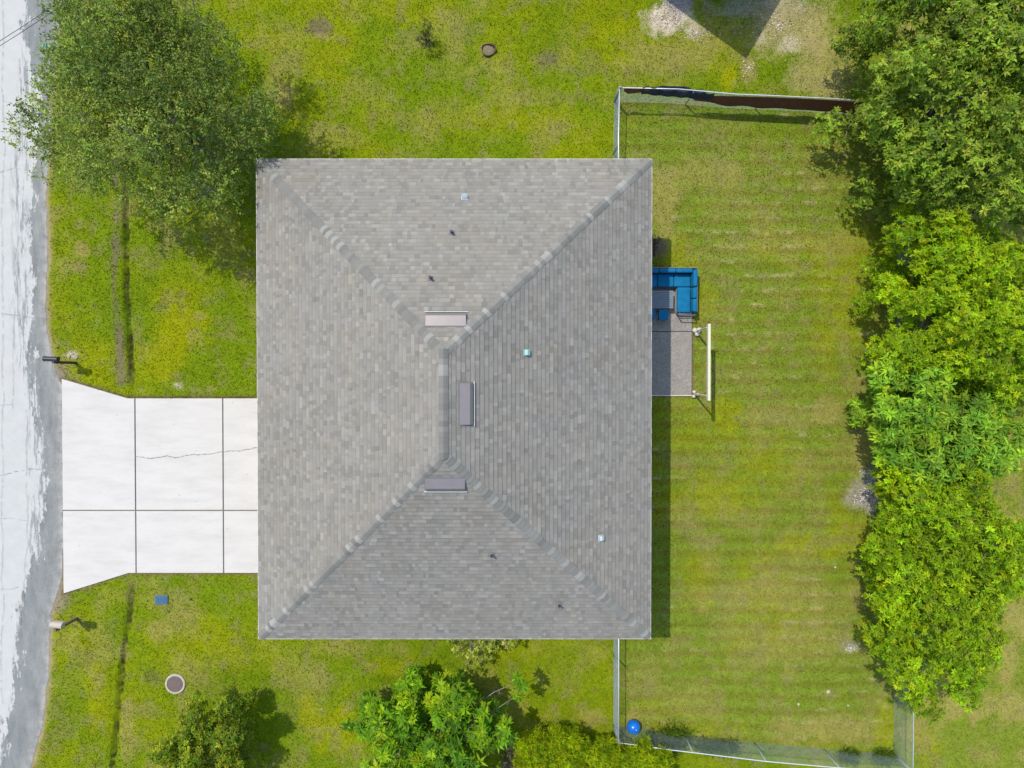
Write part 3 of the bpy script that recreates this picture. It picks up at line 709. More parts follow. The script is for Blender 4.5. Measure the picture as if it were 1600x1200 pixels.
def fit(kind, p0, d, inn, s0, s1, z0, z1):
    c_ = p0+d*((s0+s1)/2)+inn*0.09; ang = math.atan2(d.y, d.x); M_ = Matrix.Rotation(ang, 3, 'Z'); W_, H_ = s1-s0, z1-z0
    def off(x_, y_, z_): return c_+M_ @ Vector((x_, y_, z_))
    fr = MB(); zc = (z0+z1)/2
    for sx in (-1, 1): fr.box(off(sx*(W_/2-0.03), 0, zc), (0.06, 0.1, H_), M_)
    for sz in (-1, 1): fr.box(off(0, 0, zc+sz*(H_/2-0.03)), (W_-0.122, 0.098, 0.06), M_)
    if kind == 'garage_door':
        o_ = MB(); nrow = 4
        for i in range(nrow):
            zz = z0+0.06+(H_-0.12)*(i+0.5)/nrow; o_.box(off(0, 0, zz), (W_-0.13, 0.05, (H_-0.12)/nrow-0.012), M_, 0.008)
            for j in range(8): o_.box(off(-W_/2+0.4+(W_-0.8)*(j+0.5)/8, -0.03, zz), ((W_-0.8)/8-0.12, 0.02, (H_-0.12)/nrow-0.16), M_, 0.005)
        ob = hp(o_.build('garage_door', M_DOOR)); fr.build('door_frame', M_TRIM, ob); return
    if kind == 'front_door':
        o_ = MB(); o_.box(off(0, 0, zc), (W_-0.13, 0.05, H_-0.13), M_, 0.005)
        for j in (-1, 1):
            for zz in (0.25, 0.68): o_.box(off(j*W_*0.2, -0.03, z0+H_*zz), (W_*0.28, 0.02, H_*0.3), M_, 0.006)
        ob = hp(o_.build('front_door', simple('dark_red_door', (0.14, 0.05, 0.04), 0.4))); fr.build('door_frame', M_TRIM, ob)
        h_ = MB(); h_.tube([off(W_*0.36, -0.03, z0+1.0), off(W_*0.36, -0.09, z0+1.0)], 0.025, 10); h_.build('door_handle', M_GALV, ob); return
    fr.box(off(0, 0, zc), (0.05, 0.09, H_-0.122) if kind == 'sliding_door' else (W_-0.122, 0.09, 0.05), M_)
    ob = hp(fr.build(kind, M_TRIM))
    g_ = MB(); g_.box(off(0, 0.01, zc), (W_-0.12, 0.012, H_-0.12), M_); g_.build('pane', M_GLASS, ob)
    if kind == 'window':
        s_ = MB(); s_.box(off(0, -0.13, z0-0.04), (W_+0.12, 0.12, 0.06), M_, 0.01); s_.build('sill', M_TRIM, ob)
def wall_with(p0, p1, items):
    _, a, d, inn = wall_run('wall', p0, p1, [it[1:] for it in items])
    for it in items: fit(it[0], a, d, inn, *it[1:])
LYw = WYN-WYS
gs = WYN-at(0, 760).y
wall_with((WXW, WYN), (WXW, WYS), [('window', 1.6, 3.2, 0.9, 2.3), ('front_door', 4.6, 5.6, 0.04, 2.2), ('garage_door', WYN-yt+0.5, WYN-yb-0.5, 0.04, 2.35), ('window', 13.2, 14.5, 0.9, 2.3)])
wall_with((WXE, WYS), (WXE, WYN), [('window', 2.0, 3.6, 0.9, 2.3), ('sliding_door', 8.3, 10.5, 0.04, 2.2), ('window', 13.0, 14.2, 0.9, 2.3)])
wall_with((WXW+0.2, WYS), (WXE-0.2, WYS), [('window', 2.5, 3.7, 0.9, 2.3), ('window', 8.0, 9.2, 0.9, 2.3)])
wall_with((WXE-0.2, WYN), (WXW+0.2, WYN), [('window', 3.5, 4.7, 0.9, 2.3), ('window', 8.5, 9.7, 0.9, 2.3)])

# neighbouring house to the north, just outside the frame (its corner throws the pointed shade on the sandy lawn)
apex = at(1166, 92); NZ = 4.2
corner = Vector((apex.x-0.41*NZ, apex.y+0.415*NZ, NZ))
eL = (at(1040, 0)-apex).normalized(); eR = (at(1220, 0)-apex).normalized()
nh = empty('neighbour_house', (corner.x, corner.y, 0)); tag(nh, 'neighbouring house beyond the sandy lawn at the top edge', 'house')
A_ = Vector((0, 0, NZ)); B_ = A_+eL*9; D_ = A_+eR*7; C2 = A_+eL*9+eR*7
mid0 = A_+eL*3.5+eR*3.5+Vector((0, 0, 1.7)); mid1 = A_+eL*5.5+eR*3.5+Vector((0, 0, 1.7))
mb = MB(); mb.add([A_, B_, C2, D_, mid0, mid1], [(0, 1, 5, 4), (2, 3, 4, 5), (3, 0, 4), (1, 2, 5)])
dn = Vector((0, 0, -0.14)); mb.add([A_, B_, C2, D_, A_+dn, B_+dn, C2+dn, D_+dn], [(0, 1, 5, 4), (1, 2, 6, 5), (2, 3, 7, 6), (3, 0, 4, 7), (4, 5, 6, 7)])
mb.build('roof', simple('neighbour_shingle', (0.24, 0.22, 0.20), 0.9, 0, 0.3, 9), nh)
q_ = lambda a, b: (A_+eL*a+eR*b)
mb = MB(); mb.prism([tuple(q_(a, b)[:2]) for a, b in ((.45, .45), (8.55, .45), (8.55, 6.55), (.45, 6.55))], -0.2, NZ-0.15); mb.build('wall', M_STUCCO, nh)

# ================================================================== CHAIN LINK FENCES
M_RAIL = simple('galvanised_rail', (0.70, 0.74, 0.76), 0.38, 0.35, 0.12, 6, 0.5)
M_POST = simple('dull_galvanised_post', (0.30, 0.33, 0.345), 0.6, 0.2, 0.2, 6, 0.3)
M_WIRE = simple('galvanised_wire', (0.42, 0.50, 0.56), 0.45, 0.35, 0.1, 6, 0.4)
def chain_fence(label, pts, h=1.2, spacing=2.6, lean=0.0):
    pts = [Vector((p_[0], p_[1], 0)) for p_ in pts]
    root = empty('chain_link_fence', pts[0]); tag(root, label, 'fence', 'chain link fences around the back yard'); o0 = pts[0]
    rl = MB(); rl.tube([p_-o0+Vector((0, 0, h)) for p_ in pts], 0.018, 8); rl.build('top_rail', M_RAIL, root, True)
    ws = MB(); sp = 0.062
    segs = [(a, b) for a, b in zip(pts[:-1], pts[1:])]
    L = sum((b-a).length for a, b in segs)
    def P(s, z):
        s = min(max(s, 0), L); k = 0
        for a, b in segs:
            l_ = (b-a).length
            if s <= l_+1e-6 or b is segs[-1][1]:
                q0 = a+(b-a)*(min(s, l_)/l_); d_ = (b-a).normalized(); nrm = Vector((-d_.y, d_.x, 0))
                bul = lean*math.sin(math.pi*min(1, max(0, z/h)))*(1 if z < h else 0)
                return q0-o0+nrm*bul+Vector((0, 0, z))
            s -= l_
    vs, fs = [], []
    def wire(a, b, r=0.0019):
        d_ = (b-a); 
        if d_.length < 0.02: return
        d_.normalize(); x_ = d_.cross(Vector((0, 0, 1)))
        if x_.length < 1e-3: x_ = Vector((1, 0, 0))
        x_.normalize(); y_ = d_.cross(x_); b0 = len(vs)
        for q0 in (a, b):
            for k in range(3):
                an_ = 2.094*k; vs.append(tuple(q0+(x_*math.cos(an_)+y_*math.sin(an_))*r))
        for k in range(3):
            k2 = (k+1) % 3; fs.append((b0+k, b0+k2, b0+3+k2, b0+3+k))
    s = -h
    while s < L:
        for sg in (0, 1):
            s0, s1 = s, s+h; z0, z1 = (0.03, h) if sg == 0 else (h, 0.03)
            if s0 < 0: f_ = -s0/h; z0 = z0+(z1-z0)*f_; s0 = 0
            if s1 > L: f_ = (s1-L)/h; z1 = z1-(z1-z0)*f_*0.999 if s0 == s else z1; s1 = L
            if s1-s0 > 0.02:
                if lean:
                    m0 = P((s0+s1)/2, (z0+z1)/2); wire(P(s0, z0), m0); wire(m0, P(s1, z1))
                else: wire(P(s0, z0), P(s1, z1))
        s += sp
    k = 0.0
    while k < L-0.01:
        e = min(k+0.8, L); wire(P(k, 0.04), P(e, 0.04), 0.003); k = e
    link('wire_mesh', np_mesh('wire_mesh', np.array(vs), np.array(fs)), M_WIRE, root)
    npst = max(2, int(round(L/spacing))+1)
    for i in range(npst):
        b_ = P(L*i/(npst-1), 0); pm = MB(); r_ = 0.036 if i in (0, npst-1) else 0.026
        pm.tube([b_+Vector((0, 0, -0.2)), b_+Vector((0, 0, h+0.03 if i in (0, npst-1) else h-0.024))], r_, 10)
        if i in (0, npst-1): pm.lathe([(r_+.006, h+0.03), (r_+.006, h+0.05), (r_*0.6, h+0.075), (0.004, h+0.085)], (b_.x, b_.y, 0), 10)
        pm.build('post', M_POST, root, True)
    return root
fN = [(at(968, 137, 1.2).x, at(968, 137, 1.2).y), (FX-0.06, at(0, 160, 1.2).y), (FX, WYN+0.02)]
nA = fN[0]
chain_fence('silver chain link fence running from the house to the corner with the dark screened fence', [nA, (FX-0.05, (nA[1]+WYN)/2), (FX, WYN+0.05)], lean=0.05)
northp = [(at(x, y, 1.2).x, at(x, y, 1.2).y) for x, y in ((972, 135), (1060, 139), (1150, 147), (1220, 150), (1300, 154), (1429, 164))]
northp[0] = (nA[0]+0.05, nA[1])
nf = chain_fence('chain link fence hung with brown and dark screening cloth', northp, lean=-0.02)
sw_end = (at(968, 1158, 1.2).x, at(968, 1160, 1.2).y)
chain_fence('silver chain link fence from the house down to the blue ball', [(FX, WYS-0.05), (FX, sw_end[1])])
south = [(FX+0.05, sw_end[1]-0.02), (at(1050, 1172, 1.2).x, at(1050, 1172, 1.2).y), (at(1200, 1190, 1.2).x, at(1200, 1190, 1.2).y), (at(1313, 1200, 1.2).x, at(1313, 1200, 1.2).y), (FXE, at(1429, 1208, 1.2).y)]
chain_fence('chain link fence with weeds along its foot beside the feathery hedge', south, lean=0.03)
chain_fence('chain link fence emerging from under the bright round tree', [(FXE, south[-1][1]+0.04), (FXE, 0), (FXE, northp[-1][1]-0.05)])
# screening cloth on the north fence
def cloth(name, pts, f_top, f_bot, f_out, mat, parent, nn=90, nz_=8, th=0.01):
    pts = [Vector((p_[0], p_[1], 0)) for p_ in pts]; segL = [(b-a).length for a, b in zip(pts[:-1], pts[1:])]; L = sum(segL)
    def P(s):
        for a, b, l_ in zip(pts[:-1], pts[1:], segL):
            if s <= l_+1e-6: return a+(b-a)*(s/l_), (b-a).normalized()
            s -= l_
        return pts[-1], (pts[-1]-pts[-2]).normalized()
    vs, fs = [], []
    for side in (0, 1):
        for i in range(nn+1):
            u_ = i/nn; q0, d_ = P(u_*L); nrm = Vector((-d_.y, d_.x, 0))
            for j in range(nz_+1):
                w_ = j/nz_; z = f_top(u_)+(f_bot(u_)-f_top(u_))*w_
                vs.append(tuple(q0+nrm*(f_out(u_, w_)-side*th)+Vector((0, 0, z))))
    M2 = nz_+1; off = (nn+1)*M2
    for i in range(nn):
        for j in range(nz_):
            a = i*M2+j; fs.append((a, a+1, a+M2+1, a+M2)); fs.append((off+a, off+a+M2, off+a+M2+1, off+a+1))
    for i in range(nn):
        a = i*M2; fs.append((a, a+M2, off+a+M2, off+a)); a += nz_; fs.append((a, off+a, off+a+M2, a+M2))
    for j in range(nz_):
        fs.append((j, off+j, off+j+1, j+1)); a = nn*M2+j; fs.append((a, a+1, off+a+1, off+a))
    o_ = link(name, np_mesh(name, np.array(vs), np.array(fs), None, True), mat, parent)
    o_.matrix_parent_inverse = Matrix.Translation(-parent.location); return o_
M_BROWN = simple('brown_screen_cloth', (0.145, 0.062, 0.034), 0.9, 0, 0.25, 5, 0.1, 0.3)
M_NAVY = simple('dark_screen_cloth', (0.035, 0.038, 0.055), 0.75, 0, 0.45, 3, 0.2, 0.3)
def npath(p0, p1):
    s = [at(x, y, 1.2) for x, y in ((972, 135), (1060, 139), (1150, 147), (1220, 150), (1300, 154), (1429, 164))]
    xs_ = [v.x for v in s]; ys_ = [v.y for v in s]; a = at(p0, 140, 1.2).x; b = at(p1, 140, 1.2).x
    return [(x_, float(np.interp(x_, xs_, ys_))) for x_ in np.linspace(a, b, 14)]
wv = lambda u_, k, ph: math.sin(u_*k+ph)
cloth('screen_cloth', npath(1092, 1423), lambda u_: 1.17-0.36*math.exp(-u_*9)*1.0, lambda u_: 0.30+0.30*math.exp(-u_*7)+0.03*wv(u_, 30, 0), lambda u_, w_: -0.035-0.03*w_*(1+0.6*wv(u_, 40, 1)), M_BROWN, nf)
cloth('screen_cloth', npath(976, 1016), lambda u_: 1.17, lambda u_: 0.72+0.35*u_+(0.3*max(0, 0.22-u_)/0.22), lambda u_, w_: -0.035-0.04*w_, M_BROWN, nf, 24)
cloth('folded_screen_cloth', npath(1004, 1118), lambda u_: 1.26-0.16*max(0, u_-0.55)/0.45, lambda u_: 0.92-0.14*math.sin(u_*3.1)-0.28*max(0, u_-0.6), lambda u_, w_: (0.11*math.sin(min(1, u_*1.05)*3.1)+0.02*wv(u_, 26, 0))*(1-w_)-0.03-0.07*w_+0.015*wv(u_, 33, w_*5), M_NAVY, nf, 60)

# ================================================================== PATIO FURNITURE
M_BLUE = simple('blue_cushion_fabric', (0.008, 0.15, 0.30), 0.85, 0, 0.22, 5, 0.1, 0.5)
M_FRAME = simple('grey_metal_frame', (0.20, 0.19, 0.19), 0.45, 0.3, 0.1)
M_SLAT = simple('blue_grey_slats', (0.165, 0.205, 0.235), 0.6, 0.0, 0.12, 8)
PZ = 0.03
sx0, sx1 = at(1001, 430, .4).x, at(1087, 430, .4).x; sy0, sy1 = at(0, 418, .6).y, at(0, 494, .4).y
sofa = empty('sectional_sofa', (sx1, sy0, PZ)); tag(sofa, 'blue cushioned corner sofa on the patio', 'sofa')
def sb(name, mat, x0, x1, y0, y1, z0, z1, bev, parent=sofa, rot=None):
    m_ = MB(); m_.box(((x0+x1)/2-sx1, (y0+y1)/2-sy0, (z0+z1)/2-PZ), (abs(x1-x0), abs(y1-y0), z1-z0), rot, bev, seg=3); return m_.build(name, mat, parent, True)
dep = 0.72; bk = 0.20
mb = MB()
for (x0, x1, y0, y1) in ((sx0, sx1, sy0-dep, sy0), (sx1-dep, sx1, sy1+0.12, sy0-dep-0.004)):
    mb.box(((x0+x1)/2-sx1, (y0+y1)/2-sy0, 0.20), (x1-x0, abs(y1-y0), 0.06), None, 0.01)
for x_, y_ in ((sx0+.05, sy0-.05), (sx0+.05, sy0-dep+.05), (sx1-.05, sy0-.05), (sx1-dep+.05, sy0-dep+.05), (sx1-.05, sy1+.17), (sx1-dep+.05, sy1+.17)):
    mb.box((x_-sx1, y_-sy0, 0.085), (0.05, 0.05, 0.17))
mb.box((sx0+(sx1-sx0)/2-sx1, -0.02, 0.43), (sx1-sx0, 0.03, 0.40)); mb.box((-0.015, (sy1+.12-sy0)/2, 0.43), (0.03, abs(sy1+.12-sy0)-0.06, 0.40))
mb.build('frame', M_FRAME, sofa)
ar = MB()     # tubular arm at the open end
for dx in (-dep+0.04, -0.06):
    ar.tube([(dx, sy1+0.13-sy0, 0.2), (dx+(0.0), sy1+0.02-sy0, 0.56)], 0.02, 8)
ar.tube([(-dep+0.02, sy1+0.10-sy0, 0.56), (-dep+0.08, sy1+0.02-sy0, 0.57), (-0.14, sy1+0.02-sy0, 0.57), (-0.06, sy1+0.02-sy0, 0.57)], 0.022, 8)
ar.tube([(-dep+0.04, sy1+0.09-sy0, 0.34), (-0.06, sy1+0.09-sy0, 0.34)], 0.018, 8)
ar.build('armrest', M_FRAME, sofa, True)
g_ = 0.006; n3 = (sx1-bk-sx0)/3
for i in range(3): sb('seat_cushion', M_BLUE, sx0+n3*i+g_, sx0+n3*(i+1)-g_, sy0-dep+0.005, sy0-bk-g_, 0.27, 0.42, 0.05)
ym = (sy0-dep+sy1+0.13)/2
sb('seat_cushion', M_BLUE, sx1-dep+0.005, sx1-bk-g_, sy1+0.14, sy0-dep-0.01, 0.27, 0.42, 0.05)
tl = Matrix.Rotation(R(8), 3, 'X')
for i in range(3): sb('back_cushion', M_BLUE, sx0+n3*i+g_, sx0+n3*(i+1)-g_, sy0-bk, sy0-0.04, 0.40, 0.74, 0.06, rot=tl)
tl2 = Matrix.Rotation(R(8), 3, 'Y')
sb('back_cushion', M_BLUE, sx1-bk, sx1-0.035, sy0-bk-0.55, sy0-0.09, 0.40, 0.76, 0.06, rot=tl2)
sb('back_cushion', M_BLUE, sx1-bk, sx1-0.035, ym+0.02, sy0-bk-0.57, 0.40, 0.72, 0.06, rot=tl2)
sb('back_cushion', M_BLUE, sx1-bk, sx1-0.035, sy1+0.14, ym+0.005, 0.40, 0.72, 0.06, rot=tl2)
# coffee table
tx0, tx1, ty0, ty1 = at(1008, 453, .42).x, at(1052, 453, .42).x, at(0, 454, .42).y, at(0, 482, .42).y
ct = empty('coffee_table', ((tx0+tx1)/2, (ty0+ty1)/2, PZ)); tag(ct, 'blue grey slatted coffee table inside the corner sofa', 'table')
W_, D_2 = tx1-tx0, ty0-ty1; mb = MB(); ns = 8
for i in range(ns): mb.box((0, -D_2/2+D_2*(i+0.5)/ns, 0.40), (W_, D_2/ns-0.012, 0.025), None, 0.004)
mb.build('table_top', M_SLAT, ct)
mb = MB()
for sx_ in (-1, 1): mb.box((sx_*(W_/2-0.06), 0, 0.365), (0.05, D_2-0.04, 0.04))
mb.box((0, 0, 0.362), (W_-0.15, 0.05, 0.03))
mb.build('frame', M_FRAME, ct)
for sx_ in (-1, 1):
    for sy_ in (-1, 1):
        mb = MB(); mb.box((sx_*(W_/2-0.06), sy_*(D_2/2-0.06), 0.172), (0.045, 0.045, 0.344)); mb.build('leg', M_FRAME, ct)
# stools
def stool(label, x0, x1, y0, y1):
    r_ = empty('stool', ((x0+x1)/2, (y0+y1)/2, PZ)); tag(r_, label, 'stool', 'blue cushioned stools by the coffee table')
    a, b = x1-x0, y0-y1
    m_ = MB(); m_.box((0, 0, 0.385), (a, b, 0.09), None, 0.035, seg=3); m_.build('cushion', M_BLUE, r_, True)
    m_ = MB(); m_.box((0, 0, 0.32), (a-0.02, b-0.02, 0.04)); m_.build('frame', M_FRAME, r_)
    for i in (-1, 1):
        for j in (-1, 1):
            m_ = MB(); m_.box((i*(a/2-0.04), j*(b/2-0.04), 0.15), (0.035, 0.035, 0.30)); m_.build('leg', M_FRAME, r_)
stool('whole blue cushioned stool below the slatted table', at(1029, 490, .42).x, at(1044, 490, .42).x, at(0, 484, .42).y, at(0, 500, .42).y)
stool('blue cushioned stool mostly hidden under the roof edge', at(1006, 490, .42).x, at(1023, 490, .42).x, at(0, 483, .42).y, at(0, 499, .42).y)

# post and beam frame beside the patio
M_PVC = simple('cream_painted_wood', (0.60, 0.585, 0.42), 0.6, 0, 0.08, 5)
M_BASE = simple('white_base', (0.56, 0.52, 0.45), 0.7, 0, 0.1, 9)
BZ = 2.15
pb = empty('post_and_beam_frame', (at(1088, 518).x, at(1088, 518).y, 0)); tag(pb, 'cream beam on two posts standing beside the patio', 'frame')
b0 = pb.location.copy(); bt = at(1107.5, 506, BZ); bb = at(1107.5, 626, BZ)
mb = MB(); mb.box(((bt+bb)/2-b0+Vector((0, 0, -0.02))), (0.095, abs(bt.y-bb.y), 0.17), None, 0.01); mb.build('beam', M_PVC, pb)
bot = [at(1088, 518), at(1085, 616)]
for p_ in bot:
    m_ = MB(); top = Vector((bt.x, p_.y+ (0.02), BZ-0.106))
    q0 = Vector((p_.x, p_.y, 0.0)); m_.tube([q0-b0+Vector((0, 0, -.1)), Vector((bt.x-0.02, p_.y, BZ-0.106))-b0], 0.036, 8); m_.build('post', M_PVC, pb)
    m_ = MB()
    rs = np.random.default_rng(int(abs(p_.y)*100))
    for k in range(3):
        a = 2*math.pi*k/3+(0.6 if p_ is bot[0] else 2.0); rb = 0.10 if p_ is bot[0] else 0.07
        m_.lathe([(0.02, 0.0), (rb*0.95, 0.02), (rb, 0.10), (rb*0.75, 0.16), (0.02, 0.18)], tuple(q0-b0+Vector((0.10*math.cos(a), 0.10*math.sin(a), 0))), 12)
    m_.build('base_block', M_BASE, pb, True)

# ================================================================== SMALL THINGS
# black mailbox
def mailbox(label, px, py, base_px, length, wdt, mat, post_mat, rz, z=1.05):
    c_ = at(px, py, z+0.1); b_ = at(*base_px); r_ = empty('mailbox', b_); tag(r_, label, 'mailbox')
    m_ = MB(); n_ = 9; M_ = Matrix.Rotation(rz, 3, 'Z'); prof = [(-wdt/2, 0), (wdt/2, 0)]+[(wdt/2*math.cos(a), 0.10+wdt/2*math.sin(a)) for a in np.linspace(0, math.pi, n_)]
    vs = []
    for x_ in (-length/2, length/2):
        for y_, z_ in prof: vs.append(M_ @ Vector((x_, y_, z_))+c_-b_+Vector((0, 0, -0.1)))
    k = len(prof); m_.add(vs, [(i, (i+1) % k, k+(i+1) % k, k+i) for i in range(k)]+[tuple(range(k))[::-1], tuple(range(k, 2*k))])
    m_.build('box', mat, r_)
    d_ = MB(); vs = []
    for x_ in (-length/2-0.012, -length/2-0.001):
        for y_, z_ in prof: vs.append(M_ @ Vector((x_, y_*1.05, z_*1.04-0.004))+c_-b_+Vector((0, 0, -0.1)))
    d_.add(vs, [(i, (i+1) % k, k+(i+1) % k, k+i) for i in range(k)]+[tuple(range(k))[::-1], tuple(range(k, 2*k))]); d_.build('door', mat, r_)
    p_ = MB(); p_.box((0, 0, (z-0.06)/2+0.1), (0.1, 0.1, z+0.16), None, 0.008); p_.build('post', post_mat, r_)
    back = M_ @ Vector((length/2, 0, 0))+c_-b_; e_ = Vector((back.x-M_.col[0].x*length*0.7, back.y-M_.col[0].y*length*0.7, z-0.05))
    q0 = Vector((0, 0, z-0.05)); dd = e_-q0; Mr = Matrix.Rotation(math.atan2(dd.y, dd.x), 3, 'Z')
    a_ = MB(); a_.box((q0+e_)/2, (dd.length+0.1, 0.09, 0.07), Mr, 0.006); a_.build('arm', post_mat, r_)
    return r_, b_
M_BLK = simple('black_painted_metal', (0.022, 0.026, 0.034), 0.35, 0.2, 0.1, 6, 0.5)
M_WOODD = simple('weathered_dark_wood', (0.075, 0.058, 0.045), 0.85, 0, 0.3, 10)
M_CREAM = simple('cream_box_metal', (0.43, 0.365, 0.30), 0.5, 0, 0.08, 6)
M_WOODL = simple('weathered_brown_wood', (0.17, 0.13, 0.09), 0.85, 0, 0.3, 10)
mailbox('black mailbox on a dark post above the driveway corner', 80, 561, (118, 567), 0.52, 0.19, M_BLK, M_WOODD, R(-3))
mailbox('cream mailbox on a brown post below the driveway', 89.5, 976.5, (120, 966), 0.44, 0.24, M_CREAM, M_WOODL, R(-6))
# pale rocks at the foot of the black mailbox
M_ROCK = simple('pale_rock', (0.42, 0.37, 0.29), 0.95, 0, 0.25, 9, 0.15, 0.5)
def rock(label, px, py, r_, seed, flat=0.6, group=None):
    bm = bmesh.new(); bmesh.ops.create_icosphere(bm, subdivisions=2, radius=r_); rr_ = random.Random(seed)
    ax = [Vector((rr_.uniform(-1, 1), rr_.uniform(-1, 1), rr_.uniform(-1, 1))).normalized() for _ in range(6)]
    for v in bm.verts:
        for a in ax:
            d_ = v.co.dot(a)-r_*rr_.uniform(0.62, 0.66)
            if d_ > 0: v.co -= a*d_
        v.co.z *= flat
    me = bpy.data.meshes.new('rock'); bm.to_mesh(me); bm.free(); g0 = at(px, py)
    o_ = link('rock', me, M_ROCK, None, (g0.x, g0.y, float(ground_z(np.array([g0.x]), np.array([g0.y]))[0])+r_*0.25)); o_.rotation_euler.z = rr_.uniform(0, 6)
    return tag(o_, label, 'rock', group)
GR = 'pale rocks at the foot of the black mailbox'
rock('pale rock at the foot of the black mailbox, nearest the road', 108, 557, 0.075, 1, group=GR); rock('largest pale rock behind the black mailbox post', 118, 558, 0.10, 2, group=GR)
rock('small pale rock behind the black mailbox, touching the grass', 113, 553, 0.055, 3, group=GR)
GS = 'pale stones lying on the lawn'
rock('pale stone on the lawn in front of the leafy rosette tree', 503, 1108, 0.05, 4, group=GS); rock('roundest pale stone on the back lawn near the bottom fence', 1294, 1081, 0.085, 5, group=GS)
rock('small pale stone on the back lawn, nearest the bottom fence', 1247, 1100, 0.06, 6, group=GS); rock('small pale stone on the back lawn near the bright round tree', 1325, 1102, 0.05, 7, group=GS)
rock('tiny white stone beside the blue ball', 1012, 1129, 0.035, 8, group=GS); rock('pale stone on the turf beside the bright round tree trunk side', 1305, 886, 0.05, 9, group=GS)
# blue meter box lid
a, b = at(243, 930), at(263, 944); c_ = (a+b)/2
ml = empty('meter_box', (c_.x, c_.y, 0)); tag(ml, 'blue rectangular meter box lid set in the front lawn', 'meter box')
M_LIDB = simple('faded_blue_plastic', (0.045, 0.115, 0.19), 0.65, 0, 0.2, 12)
mb = MB(); mb.box((0, 0, 0.02), (b.x-a.x, a.y-b.y, 0.05), None, 0.008); mb.build('rim', simple('grey_blue_plastic', (0.10, 0.16, 0.22), 0.7), ml)
mb = MB(); mb.box((0, 0, 0.05), (b.x-a.x-0.05, a.y-b.y-0.05, 0.03), None, 0.006)
for i in (-1, 1): mb.box((i*0.12, 0, 0.068), (0.03, 0.2, 0.012), None, 0.003)
mb.lathe([(0.035, 0.064), (0.035, 0.075), (0.005, 0.078)], (0, 0.02, 0), 12)
mb.build('lid', M_LIDB, ml)
# round access cover
c_ = at(274.5, 1068); rl_ = empty('access_cover', (c_.x, c_.y, 0)); tag(rl_, 'round brown access cover in a pale concrete ring', 'access cover')
mb = MB(); mb.lathe([(0.30, -0.1), (0.40, -0.1), (0.405, 0.04), (0.385, 0.06), (0.325, 0.06), (0.318, 0.03)], (0, 0, 0), 36); mb.build('ring', simple('pale_concrete_ring', (0.42, 0.37, 0.30), 0.9, 0, 0.25, 9), rl_, False)
mb = MB(); mb.lathe([(0.315, -0.05), (0.315, 0.042), (0.30, 0.05), (0.01, 0.055)], (0, 0, 0), 36)
for i in range(-4, 5):
    l_ = 2*math.sqrt(0.28**2-(i*0.062)**2); mb.box((0, i*0.062, 0.054), (l_, 0.02, 0.012))
mb.build('lid', simple('rusty_iron', (0.155, 0.115, 0.10), 0.7, 0.1, 0.25, 14), rl_)
# sprinkler head
c_ = at(298, 936); mb = MB(); mb.lathe([(0.05, -0.05), (0.055, 0.03), (0.045, 0.045), (0.02, 0.05), (0.018, 0.075), (0.004, 0.078)], tuple(c_), 14)
tag(mb.build('sprinkler_head', simple('dark_green_plastic', (0.05, 0.09, 0.03), 0.6), None, False), 'small dark sprinkler head right of the blue lid', 'sprinkler')
# ball
c_ = at(990, 1136, 0.27); bm = bmesh.new(); bmesh.ops.create_uvsphere(bm, u_segments=40, v_segments=24, radius=0.27)
me = bpy.data.meshes.new('ball'); bm.to_mesh(me); bm.free(); me.polygons.foreach_set('use_smooth', np.ones(len(me.polygons), bool))
bo = link('ball', me, simple('glossy_blue_vinyl', (0.004, 0.13, 0.52), 0.28, 0, 0.06, 5, 0.5), None, (c_.x, c_.y, 0.27)); tag(bo, 'shiny blue exercise ball on the lawn by the fence', 'ball')
m_ = MB(); m_.lathe([(0.02, 0.262), (0.018, 0.275), (0.004, 0.277)], (0.05, 0.03, 0), 12); m_.build('valve', simple('white_plug', (0.6, 0.6, 0.6), 0.5), bo)
# planter ring
c_ = at(763, 79); pr = empty('planting_ring', (c_.x, c_.y, 0)); tag(pr, 'low brown planting ring filled with dry mulch', 'planter')
mb = MB(); n_ = 30; vs = []; fs = []
for k in range(n_):
    a = 2*math.pi*k/n_; wb = 1+0.08*math.sin(3*a+1)
    for r_, z_ in ((0.27, -0.03), (0.285, 0.10), (0.255, 0.11), (0.225, 0.02)): vs.append((r_*wb*math.cos(a)*1.05, r_*wb*math.sin(a)*0.85, z_*(1+0.35*math.sin(a*2))))
for k in range(n_):
    for j in range(3): k2 = (k+1) % n_; fs.append((k*4+j, k2*4+j, k2*4+j+1, k*4+j+1))
mb.add(vs, fs); mb.build('rim', simple('brown_rim', (0.12, 0.085, 0.06), 0.9, 0, 0.35, 15), pr)
mb = MB(); mb.lathe([(0.23, -0.02), (0.22, 0.025), (0.1, 0.045), (0.005, 0.05)], (0, 0, 0), 22); mb.build('mulch', simple('dry_mulch', (0.22, 0.18, 0.105), 0.95, 0, 0.7, 25, 0.1, 0.6), pr)
# utility cables over the corner of the road
M_CAB = simple('black_cable', (0.05, 0.05, 0.052), 0.6)
for i, (p0, p1, zz, lab) in enumerate((((-60, 74), (90, -24), 6.6, 'thin black overhead cable across the road, the lower of the pair'), ((-60, 82), (90, -15), 6.4, 'thin black overhead cable across the road, the second of the pair'))):
    a, b = at(*p0, zz), at(*p1, zz); d_ = (b-a); a = a-d_*1.2; b = b+d_*1.2
    pts = [a.lerp(b, k/16)+Vector((0, 0, -0.5*(1-(2*k/16-1)**2))) for k in range(17)]
    m_ = MB(); m_.tube(pts, 0.008, 6); tag(m_.build('overhead_cable', M_CAB), ['thin black overhead cable crossing the road, nearest the top left corner', 'thin black overhead cable crossing the road, farther from the top left corner'][i], 'cable', 'overhead cables crossing the road')

